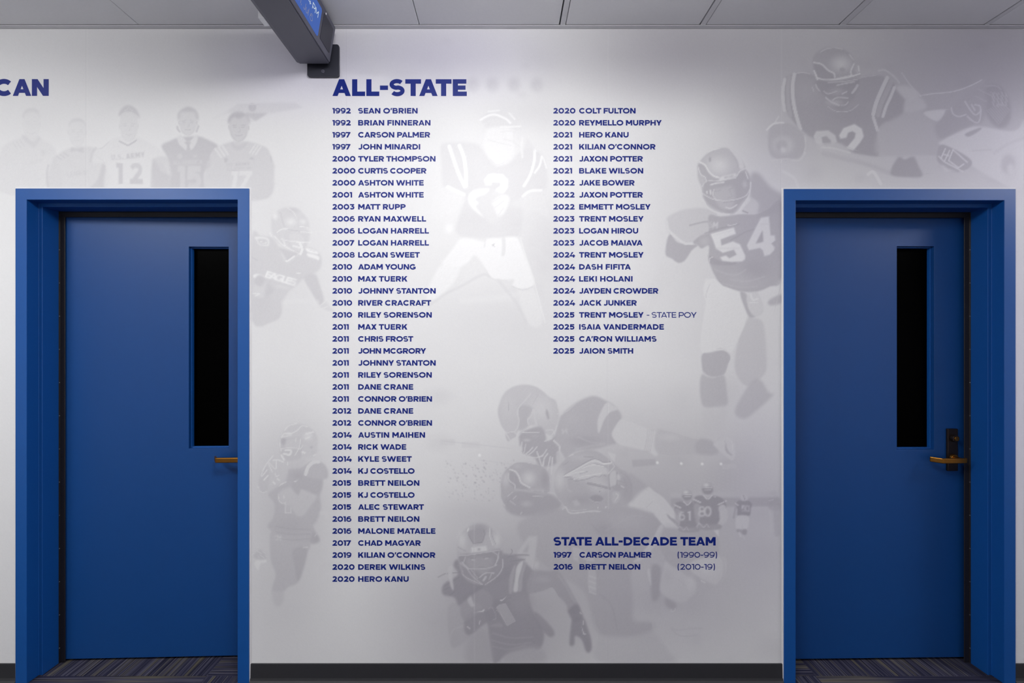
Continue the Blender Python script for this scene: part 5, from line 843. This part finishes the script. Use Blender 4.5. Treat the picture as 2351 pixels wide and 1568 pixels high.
LEFT = [("1992", "SEAN O'BRIEN", 959), ("1992", "BRIAN FINNERAN", 988.5), ("1997", "CARSON PALMER", 987.5), ("1997", "JOHN MINARDI", 965), ("2000", "TYLER THOMPSON", 1000), ("2000", "CURTIS COOPER", 979), ("2000", "ASHTON WHITE", 973), ("2001", "ASHTON WHITE", 973), ("2003", "MATT RUPP", 931.5), ("2006", "RYAN MAXWELL", 978.5), ("2006", "LOGAN HARRELL", 985), ("2007", "LOGAN HARRELL", 985), ("2008", "LOGAN SWEET", 964), ("2010", "ADAM YOUNG", 954.5), ("2010", "MAX TUERK", 935.5), ("2010", "JOHNNY STANTON", 1000.5), ("2010", "RIVER CRACRAFT", 990), ("2010", "RILEY SORENSON", 991.5), ("2011", "MAX TUERK", 935.5), ("2011", "CHRIS FROST", 949), ("2011", "JOHN MCGRORY", 978.5), ("2011", "JOHNNY STANTON", 1000.5), ("2011", "RILEY SORENSON", 991.5), ("2011", "DANE CRANE", 949), ("2011", "CONNOR O'BRIEN", 992), ("2012", "DANE CRANE", 949), ("2012", "CONNOR O'BRIEN", 992), ("2014", "AUSTIN MAIHEN", 976), ("2014", "RICK WADE", 933), ("2014", "KYLE SWEET", 945.5), ("2014", "KJ COSTELLO", 952), ("2015", "BRETT NEILON", 963), ("2015", "KJ COSTELLO", 952), ("2015", "ALEC STEWART", 973.5), ("2016", "BRETT NEILON", 963), ("2016", "MALONE MATAELE", 1000), ("2017", "CHAD MAGYAR", 966), ("2019", "KILIAN O'CONNOR", 999.5), ("2020", "DEREK WILKINS", 976.5), ("2020", "HERO KANU", 938.5)]
RIGHT = [("2020", "COLT FULTON", 1459), ("2020", "REYMELLO MURPHY", 1519), ("2021", "HERO KANU", 1443), ("2021", "KILIAN O'CONNOR", 1504.5), ("2021", "JAXON POTTER", 1475.5), ("2021", "BLAKE WILSON", 1476.5), ("2022", "JAKE BOWER", 1456.5), ("2022", "JAXON POTTER", 1475.5), ("2022", "EMMETT MOSLEY", 1493.5), ("2023", "TRENT MOSLEY", 1477.5), ("2023", "LOGAN HIROU", 1465), ("2023", "JACOB MAIAVA", 1475), ("2024", "TRENT MOSLEY", 1477.5), ("2024", "DASH FIFITA", 1448), ("2024", "LEKI HOLANI", 1452), ("2024", "JAYDEN CROWDER", 1511), ("2024", "JACK JUNKER", 1461.5), ("2025", "TRENT MOSLEY", 1477.5), ("2025", "ISAIA VANDERMADE", 1524), ("2025", "CA'RON WILLIAMS", 1507), ("2025", "JAION SMITH", 1453.5)]
YEARW = {'1': 42.5, '2': 50.5}
def year_end(x, t):   # lining figures: width follows the digits
    wd = {'0': 14.2, '1': 6.6, '2': 12.2, '3': 12.0, '4': 13.3, '5': 12.0, '6': 12.6, '7': 11.6, '8': 12.6, '9': 12.6}
    return x + sum(wd[c] for c in t) - 1.8
CAPH, PITCH, BASE0, WB = 12.5, 27.54, 261.0, .272
for rows, xy, xn in ((LEFT, 763.3, 822.6), (RIGHT, 1270.0, 1329.4)):
    for i, (yr, nm, xe) in enumerate(rows):
        b = BASE0 + PITCH * i
        o = text_mesh('name_row', nm, xn, b, CAPH, WB, xe, m=M['navy'], parent=mural)
        text_mesh('year_figures', yr, xy, b, CAPH, WB, year_end(xy, yr), m=M['navy'], parent=o)
        if nm == 'TRENT MOSLEY' and yr == '2025':
            text_mesh('row_note', '- STATE POY', 1484.5, b, CAPH, .165, 1599, m=M['navy'], parent=o)
o = text_mesh('list_heading', 'ALL-STATE', 763.6, 220.9, 38.5, .308, 1071.8, m=M['navy'], parent=mural); o['label'] = 'large navy heading in capitals over the left list'
o = text_mesh('list_heading', 'CAN', -12.5, 220.6, 38.5, .308, 112.7, m=M['navy'], parent=mural); o['label'] = 'end of a large navy heading cut by the frame'
o = text_mesh('list_heading', 'STATE ALL-DECADE TEAM', 1270.8, 1252.0, 19.4, .285, 1642.6, m=M['navy'], parent=mural); o['label'] = 'smaller navy heading of the short list'
for yr, nm, xe, note, ne, b in (("1997", "CARSON PALMER", 1495.3, "(1990-99)", 1646, 1279.7), ("2016", "BRETT NEILON", 1469.7, "(2010-19)", 1641, 1307.2)):
    o = text_mesh('name_row', nm, 1330.2, b, 12.8, WB, xe, m=M['navy'], parent=mural)
    text_mesh('year_figures', yr, 1270.6, b, 12.8, WB, year_end(1270.6, yr), m=M['navy'], parent=o)
    text_mesh('row_note', note, 1555.5, b, 12.8, .175, ne, m=M['navy'], parent=o)

# ---------------------------------------------------------------- room shell
RX, RY = 5.4, -3.7
def structure(o, label, cat): return tag(o, label, cat, None, 'structure')
frames = [(wx(40), wx(575), wz(434)), (wx(1797), wx(2327), wz(436))]
bm = bmesh.new(); xs = [-RX, frames[0][0] + .01, frames[0][1] - .01, frames[1][0] + .01, frames[1][1] - .01, RX]
for k in (0, 2, 4): add_box(bm, xs[k], xs[k + 1], 0, .13, 0, CEIL + .12)
for k, (a, b, t) in enumerate(frames): add_box(bm, a + .01, b - .01, 0, .13, t - .01, CEIL + .12)
structure(finish('wall_front', bm, M['plaster']), 'long white corridor wall behind the printed mural', 'wall')
structure(box('wall_rear', -RX, RX, RY - .1, RY, 0, CEIL + .12, M['plaster']), 'plain white corridor wall opposite the mural', 'wall')
structure(box('wall_left', -RX - .1, -RX, RY, .13, 0, CEIL + .12, M['plaster']), 'plain white end wall of the corridor, mural side left', 'wall')
structure(box('wall_right', RX, RX + .1, RY, .13, 0, CEIL + .12, M['plaster']), 'plain white end wall of the corridor, mural side right', 'wall')
structure(box('floor', -RX, RX, RY, .45, -.05, 0, M['carpet']), 'dark blue grey striped carpet tile floor', 'floor')
# closed dark boxes added behind the doors to keep stray light out
for k, (a, b, t) in enumerate(frames):
    bm = bmesh.new(); add_box(bm, a - .1, b + .1, .44, .46, 0, t + .1); add_box(bm, a - .12, a - .1, .13, .46, 0, t + .1); add_box(bm, b + .1, b + .12, .13, .46, 0, t + .1); add_box(bm, a - .12, b + .12, .13, .46, t + .1, t + .12)
    structure(finish('box_beyond', bm, M['void']), ('closed dark box added behind the left blue door', 'closed dark box added behind the right blue door')[k], 'wall')

# ceiling: slab above, lay-in tiles, grid tees, wall angle
ceil = structure(box('ceiling', -RX, RX, RY, 0, CEIL + .05, CEIL + .09, M['void']), 'white lay-in tile ceiling with narrow grid tees', 'ceiling')
KT = FPX / S / (D - .0237)              # the tile joints were read 24 mm in front of the wall
def wt(px): return (px - VX) / S / KT
tees = [(wt(1284), wt(1298.5)), (wt(1606), wt(1620.5)), (wt(1925.4), wt(1942.5))]
pitch = .611
bounds = [wt(318) - 3 * pitch + k * pitch for k in range(3)]
cells = [(bounds[0], bounds[1]), (bounds[1], bounds[2]), (bounds[2], wt(318)), (wt(318), wt(640)), (wt(640), wt(962.5)), (wt(962.5), tees[0][0]), (tees[0][1], tees[1][0]), (tees[1][1], tees[2][0]), (tees[2][1], tees[2][1] + .594), (tees[2][1] + .618, tees[2][1] + 1.2)]
YROW = [(-.0237, -.1885), (-.203, -.80), (-.815, -1.40), (-1.415, -2.0), (-2.015, -2.6), (-2.615, -3.2), (-3.215, RY)]
for r, (ya, yb) in enumerate(YROW):
    for c, (xa, xb) in enumerate(cells):
        if any(xa - .2 < lx < xb + .2 and yb - .2 < ly < ya + .2 for lx, ly, _ in CEIL_LAMPS): continue
        g = .0016
        o = box('ceiling_tile', xa + g, xb - g, yb, ya - (.0 if r else .0012), CEIL + .0015, CEIL + .016, M['tile'], ceil, .0012)
for k, (a, b) in enumerate(tees + [(tees[2][1] + .594, tees[2][1] + .618)]):
    bm = bmesh.new(); add_box(bm, a + .0045, b - .0015, RY, -.022, CEIL + .0005, CEIL + .03); finish('grid_tee', bm, M['tee'], ceil)
for k, (ya, yb) in enumerate(zip([r[1] for r in YROW[:-1]], [r[0] for r in YROW[1:]])):
    box('cross_tee', -RX, RX, yb + .0005, ya - .0005, CEIL + .001, CEIL + .03, M['tee'], ceil)
bm = bmesh.new(); add_box(bm, -RX, RX, -.0235, -.0005, CEIL - .0005, CEIL + .0012); add_box(bm, -RX, RX, -.0022, -.0014, CEIL - .0005, CEIL + .03)
finish('wall_angle', bm, M['tee'], ceil)
box('ceiling_edge', -RX, bounds[0], RY, -.024, CEIL + .002, CEIL + .016, M['tile'], ceil); box('ceiling_edge', cells[-1][1], RX, RY, -.024, CEIL + .002, CEIL + .016, M['tile'], ceil)

# unseen ceiling lamps; diffuser boxes dropped, glowing sides added to brighten the ceiling
for k, (lx, ly, st) in enumerate(CEIL_LAMPS):
    r = tag(empty('dropped_ceiling_light', (lx, ly, CEIL)), ('square ceiling light with dropped glowing box in front of the left door', 'square ceiling light with dropped glowing box in front of the name lists', 'square ceiling light with dropped glowing box beyond the right door')[k], 'ceiling light', 'dropped box lights along the corridor ceiling')
    bm = bmesh.new(); q = .295
    for x0, x1, y0, y1 in ((-q, q, -q, -q + .025), (-q, q, q - .025, q), (-q, -q + .025, -q, q), (q - .025, q, -q, q)): add_box(bm, x0, x1, y0, y1, -.004, .012)
    finish('light_frame', bm, M['tee'], r)
    tint = ((1, .995, .985), (1, .99, .985), (.985, .96, 1.0))[k]; dz = (-.06, -.12, -.06)[k]
    bm = bmesh.new(); add_box(bm, -q + .025, q - .025, -q + .025, q - .025, dz, .003)
    o = finish('diffuser', bm, emit('lit_diffuser', tint + (1,), st), r); o.data.materials.append(emit('lit_diffuser_face', tint + (1,), st * .05))
    for p in o.data.polygons: p.material_index = 1 if abs(p.normal.z) > .5 else 0
    ld = bpy.data.lights.new('lamp', 'AREA'); ld.shape = 'SQUARE'; ld.size = 2 * (q - .025); ld.color = tint; ld.energy = st * math.pi * ld.size ** 2
    lo = bpy.data.objects.new('lamp', ld); COL.objects.link(lo); lo.location = (0, 0, dz - .002); lo.parent = r

# vinyl wall base
for nm, a, b, lab in (('baseboard_left', -RX, frames[0][0] - .001, 'short charcoal wall base left of the left door'), ('baseboard_middle', frames[0][1] + .001, frames[1][0] - .001, 'long charcoal wall base between the two doors'), ('baseboard_right', frames[1][1] + .001, RX, 'charcoal wall base right of the right door')):
    bm = bmesh.new(); P = [(0, 0), (-.013, 0), (-.0125, .004), (-.007, .012), (-.0045, .022), (-.004, .083), (-.0025, .0855), (0, .0855)]
    A = [bm.verts.new((a, y, z)) for y, z in P]; B = [bm.verts.new((b, y, z)) for y, z in P]
    for i in range(len(P)): bm.faces.new([A[i], B[i], B[(i + 1) % len(P)], A[(i + 1) % len(P)]])
    bm.faces.new(A); bm.faces.new(B[::-1]); structure(finish(nm, bm, M['base']), lab, 'baseboard')

# ---------------------------------------------------------------- doors
def sweep(bm, prof, L, R, T, closed=True):
    """profile of (inward offset, depth) carried up one jamb, over the head and down the other"""
    rings = [[bm.verts.new(c) for c in ((L + o, y, 0), (L + o, y, T - o), (R - o, y, T - o), (R - o, y, 0))] for o, y in prof]
    n = len(rings)
    for i in range(n if closed else n - 1):
        a, b = rings[i], rings[(i + 1) % n]
        for k in range(3): bm.faces.new([a[k], a[k + 1], b[k + 1], b[k]])
    if closed:
        bm.faces.new([r[0] for r in rings]); bm.faces.new([r[3] for r in rings][::-1])
def door(name, L, R, T, fw, swing, win, lever_x, label, screws):
    d = structure(empty(name, ((L + R) / 2, 0, 0)), label, 'door'); d_inv = Matrix.Translation((-(L + R) / 2, 0, 0))
    def adopt(o):
        o.parent = d; o.matrix_parent_inverse = d_inv; return o
    bm = bmesh.new()
    sweep(bm, [(-fw, -.009), (0, -.009), (0, .043), (.0159, .043), (.0159, .127), (0, .127), (0, .182), (-fw, .182)], L, R, T)
    adopt(finish('door_frame', bm, M['bluef'], None, .0016, 2))
    bm = bmesh.new(); sweep(bm, [(-fw - .007, -.0022), (-fw - .004, -.0045), (-fw + .001, -.0050), (-fw + .001, -.0022)], L, R, T); adopt(finish('halo_strip', bm, M['edge_halo']))  # thin white strip added to stand for the bright halo around the frame
    bm = bmesh.new(); sweep(bm, [(.0155, .1165), (.0180, .1165), (.0180, .1215), (.040, .1225), (.0405, .126), (.0155, .128)], L, R, T); g = adopt(finish('seal_strip', bm, M['gasket'], None, .001, 1)); g['label'] = 'dark bronze seal strip along the frame stop'
    for k in range(13):
        z = .07 + k * .1535
        for x, sgn in ((L + .0180, 1), (R - .0180, -1)):
            if (sgn > 0) != screws: continue
            bm = bmesh.new(); cyl(bm, (x, .1190, z), (sgn, 0, 0), .0024, .0018, .0014, 10)
            s = finish('screw', bm, M['steel']); s.parent = g
    # leaf, hung at the left and standing a little ajar away from the corridor
    th = .0445; x0, x1, z0, z1 = L + .003, R - .003, .011, T - .003; wx0, wx1, wz0, wz1 = win
    piv = Matrix.Translation((x0, .1285, 0)) @ Matrix.Rotation(swing, 4, 'Z') @ Matrix.Translation((-x0, 0, 0))
    def leafpart(nm, bm, m, bev=0.0, smooth=False):
        bmesh.ops.transform(bm, matrix=piv, verts=bm.verts[:]); return adopt(finish(nm, bm, m, None, bev, 2, smooth))
    bm = bmesh.new(); o = [(x0, z0), (x1, z0), (x1, z1), (x0, z1)]; i_ = [(wx0, wz0), (wx1, wz0), (wx1, wz1), (wx0, wz1)]
    v = {}
    for nm_, pts in (('o', o), ('i', i_)):
        for y in (0, th): v[nm_, y] = [bm.verts.new((x, y, z)) for x, z in pts]
    for k in range(4):
        j = (k + 1) % 4
        bm.faces.new([v['o', 0][k], v['o', 0][j], v['i', 0][j], v['i', 0][k]]); bm.faces.new([v['o', th][k], v['i', th][k], v['i', th][j], v['o', th][j]])
        bm.faces.new([v['o', 0][k], v['o', th][k], v['o', th][j], v['o', 0][j]]); bm.faces.new([v['i', 0][k], v['i', 0][j], v['i', th][j], v['i', th][k]])
    leaf = leafpart('door_leaf', bm, M['blue'], .0012)
    bm = bmesh.new(); e = .0001
    for a, b, c, dd in ((wx0 + e, wx0 + .006, wz0 + e, wz1 - e), (wx1 - .006, wx1 - e, wz0 + e, wz1 - e), (wx0 + .006, wx1 - .006, wz0 + e, wz0 + .006), (wx0 + .006, wx1 - .006, wz1 - .006, wz1 - e)): add_box(bm, a, b, .014, .030, c, dd)
    leafpart('glazing_bead', bm, M['bluef'], .001)
    bm = bmesh.new(); add_box(bm, wx0 + .001, wx1 - .001, .0305, .036, wz0 + .001, wz1 - .001); leafpart('window_pane', bm, M['black_glass'])
    sx, sz = lever_x, .946
    bm = bmesh.new(); add_box(bm, sx - .0245, sx + .0245, -.011, 0, .8845, 1.0817); pl = leafpart('lock_plate', bm, M['bronze'], .003)
    bm = bmesh.new(); cyl(bm, (sx, -.0112, 1.0385), (0, -1, 0), .0165, .0155, .015, 28); leafpart('lock_cylinder', bm, M['bronze'], .0015)
    bm = bmesh.new(); cyl(bm, (sx, -.0262, 1.0385), (0, -1, 0), .0105, .010, .003, 24); leafpart('key_plug', bm, M['brass'], .0006)
    bm = bmesh.new(); add_box(bm, sx - .001, sx + .001, -.0300, -.0290, 1.0335, 1.0435); leafpart('keyway', bm, M['gasket'])
    bm = bmesh.new(); cyl(bm, (sx, -.0112, sz), (0, -1, 0), .0185, .0165, .010, 28); cyl(bm, (sx, -.020, sz), (0, -1, 0), .0105, .0100, .036, 24); leafpart('lever_spindle', bm, M['brass'], .001)
    out = [(.013, -.0635), (-.050, -.0665), (-.098, -.0665), (-.104, -.0640), (-.1290, -.0290), (-.1225, -.0240), (-.099, -.0545), (-.050, -.0550), (.013, -.0520), (.0165, -.058)]
    bm = bmesh.new(); A = [bm.verts.new((sx + x, y, sz - .0115)) for x, y in out]; B = [bm.verts.new((sx + x, y, sz + .0115)) for x, y in out]
    for k in range(len(out)): bm.faces.new([A[k], A[(k + 1) % len(out)], B[(k + 1) % len(out)], B[k]])
    bm.faces.new(A[::-1]); bm.faces.new(B); lv = leafpart('lever_handle', bm, M['brass'], .0028); lv['label'] = 'aged brass lever handle'
    return d
door('door_1', wx(66), wx(548), wz(460), (66 - 40) / S, math.radians(1.75), (-1.4745, -1.291, .9857, 1.9325), -1.212, 'blue steel door with narrow black window at the left of the mural', True)
door('door_2', wx(1824), wx(2300.5), wz(461.5), 26.5 / S, math.radians(0.95), (1.8365, 2.0125, .9830, 1.9325), 2.092, 'blue steel door with narrow black window at the right of the mural', False)

# ---------------------------------------------------------------- message display hung square to the wall under the ceiling
disp = tag(empty('wall_display', (-.80, -.02, EYE + 1.19)), 'dark grey double sided clock display bracketed to the wall above the heading', 'display'); dinv = Matrix.Translation((.80, .02, -EYE - 1.19))
def dpart(o, lab=None, par=None):
    o.parent = par or disp
    if par is None: o.matrix_parent_inverse = dinv
    else: o.matrix_parent_inverse = Matrix.Identity(4); o.matrix_parent_inverse = par.matrix_parent_inverse if False else Matrix.Identity(4)
    if lab: o['label'] = lab
    return o
ZB, ZT = EYE + 1.180, EYE + 1.336; Y0, Y1 = -.040, -.665
prof = [(-.869, ZB), (-.749, ZB), (-.747, ZB + .002), (-.7215, ZT - .003), (-.7245, ZT), (-.9055, ZT), (-.9085, ZT - .003), (-.884, ZB + .006)]
bm = bmesh.new(); A = [bm.verts.new((x, Y0, z)) for x, z in prof]; B = [bm.verts.new((x, Y1, z)) for x, z in prof]
for k in range(len(prof)): bm.faces.new([A[k], A[(k + 1) % len(prof)], B[(k + 1) % len(prof)], B[k]])
bm.faces.new(A[::-1]); bm.faces.new(B); house = dpart(finish('housing', bm, M['case'], None, .0015, 2))
nrm = Vector((.156, 0, -.026)).normalized()
def face(s, t, off=0.0):
    return (-.747 + .026 * t + nrm.x * off, -s, ZB + .156 * t + nrm.z * off)
def plate(name, s0, s1, t0, t1, o0, o1, m, ch=0.0):
    P = [(s0 + ch, t0), (s1 - ch, t0), (s1, t0 + ch * 6), (s1, t1 - ch * 6), (s1 - ch, t1), (s0 + ch, t1), (s0, t1 - ch * 6), (s0, t0 + ch * 6)] if ch else [(s0, t0), (s1, t0), (s1, t1), (s0, t1)]
    bm = bmesh.new(); A = [bm.verts.new(face(s, t, o0)) for s, t in P]; B = [bm.verts.new(face(s, t, o1)) for s, t in P]; n = len(P)
    for k in range(n): bm.faces.new([A[k], A[(k + 1) % n], B[(k + 1) % n], B[k]])
    bm.faces.new(A); bm.faces.new(B[::-1]); return finish(name, bm, m)
bez = dpart(plate('front_bezel', Y0 * -1 + .004, -Y1 - .004, .028, .975, .0003, .0045, M['case'], .004))
scr = dpart(plate('screen', .180, .600, .146, .844, .0046, .0056, M['screen'], .006), 'lit blue screen showing time and date')
def screen_text(name, t, s_end, tb, cap, w, m):
    lay, end = layout(t, w); V = []; F = []
    for ch, gx in lay:
        v, f, W, q = glyph_tris(ch, w); b = len(V); V += [face(s_end + (end - gx - p[0]) * cap, tb + p[1] * cap / .158, .0064) for p in v]; F += [[b + i for i in tr] for tr in f]
    o = mesh_from(name, V, F, m); o.parent = scr; return o
screen_text('time_digits', '34 PM', .204, .521, .0240, .13, M['glyph_white']); screen_text('date_text', 'n, Jul 6', .240, .2475, .0250, .10, M['glyph_dim'])
gr = dpart(plate('speaker_grille', .062, .160, .20, .86, .0046, .0056, M['case2'], .004), 'darker speaker panel beside the screen')
bm = bmesh.new(); cyl(bm, face(.1434, .905, .0046), nrm, .0042, .0036, .0015, 16); dpart(finish('sensor_dot', bm, M['white']))
box_ = dpart(box('edge_clip', -.9015, -.8805, -.315, -.270, ZB + .002, ZB + .030, M['white'], None, .001)); box_['label'] = 'small white clip on the far lower edge'
bm = bmesh.new(); add_box(bm, -.845, -.775, -.0405, -.0125, ZB + .03, ZB + .12); dpart(finish('bracket_neck', bm, M['plate'], None, .003))
bm = bmesh.new(); xa, xb, za, zb, rr = wx(708), wx(781), wz(180), wz(106), .011; P = []
for cx, cz, a0 in ((xb - rr, za + rr, -90), (xb - rr, zb - rr, 0), (xa + rr, zb - rr, 90), (xa + rr, za + rr, 180)): P += arc(cx, cz, rr, rr, a0, a0 + 90, 6)
A = [bm.verts.new((x, -.0135, z)) for x, z in P]; B = [bm.verts.new((x, -.0035, z)) for x, z in P]
for k in range(len(P)): bm.faces.new([A[k], A[(k + 1) % len(P)], B[(k + 1) % len(P)], B[k]])
bm.faces.new(A); bm.faces.new(B[::-1]); wp = dpart(finish('wall_plate', bm, M['plate'], None, .0015, 2))
bm = bmesh.new(); cyl(bm, (wx(744.5), -.0137, wz(168.5)), (0, -1, 0), .0082, .0068, .0035, 24); b2 = finish('plate_screw', bm, M['case'], None, .0008); b2.parent = wp
bm = bmesh.new(); cyl(bm, (wx(744.5), -.0172, wz(168.5)), (0, -1, 0), .0030, .0028, .0006, 6); b3 = finish('screw_socket', bm, M['case2']); b3.parent = wp
bpy.context.view_layer.update()
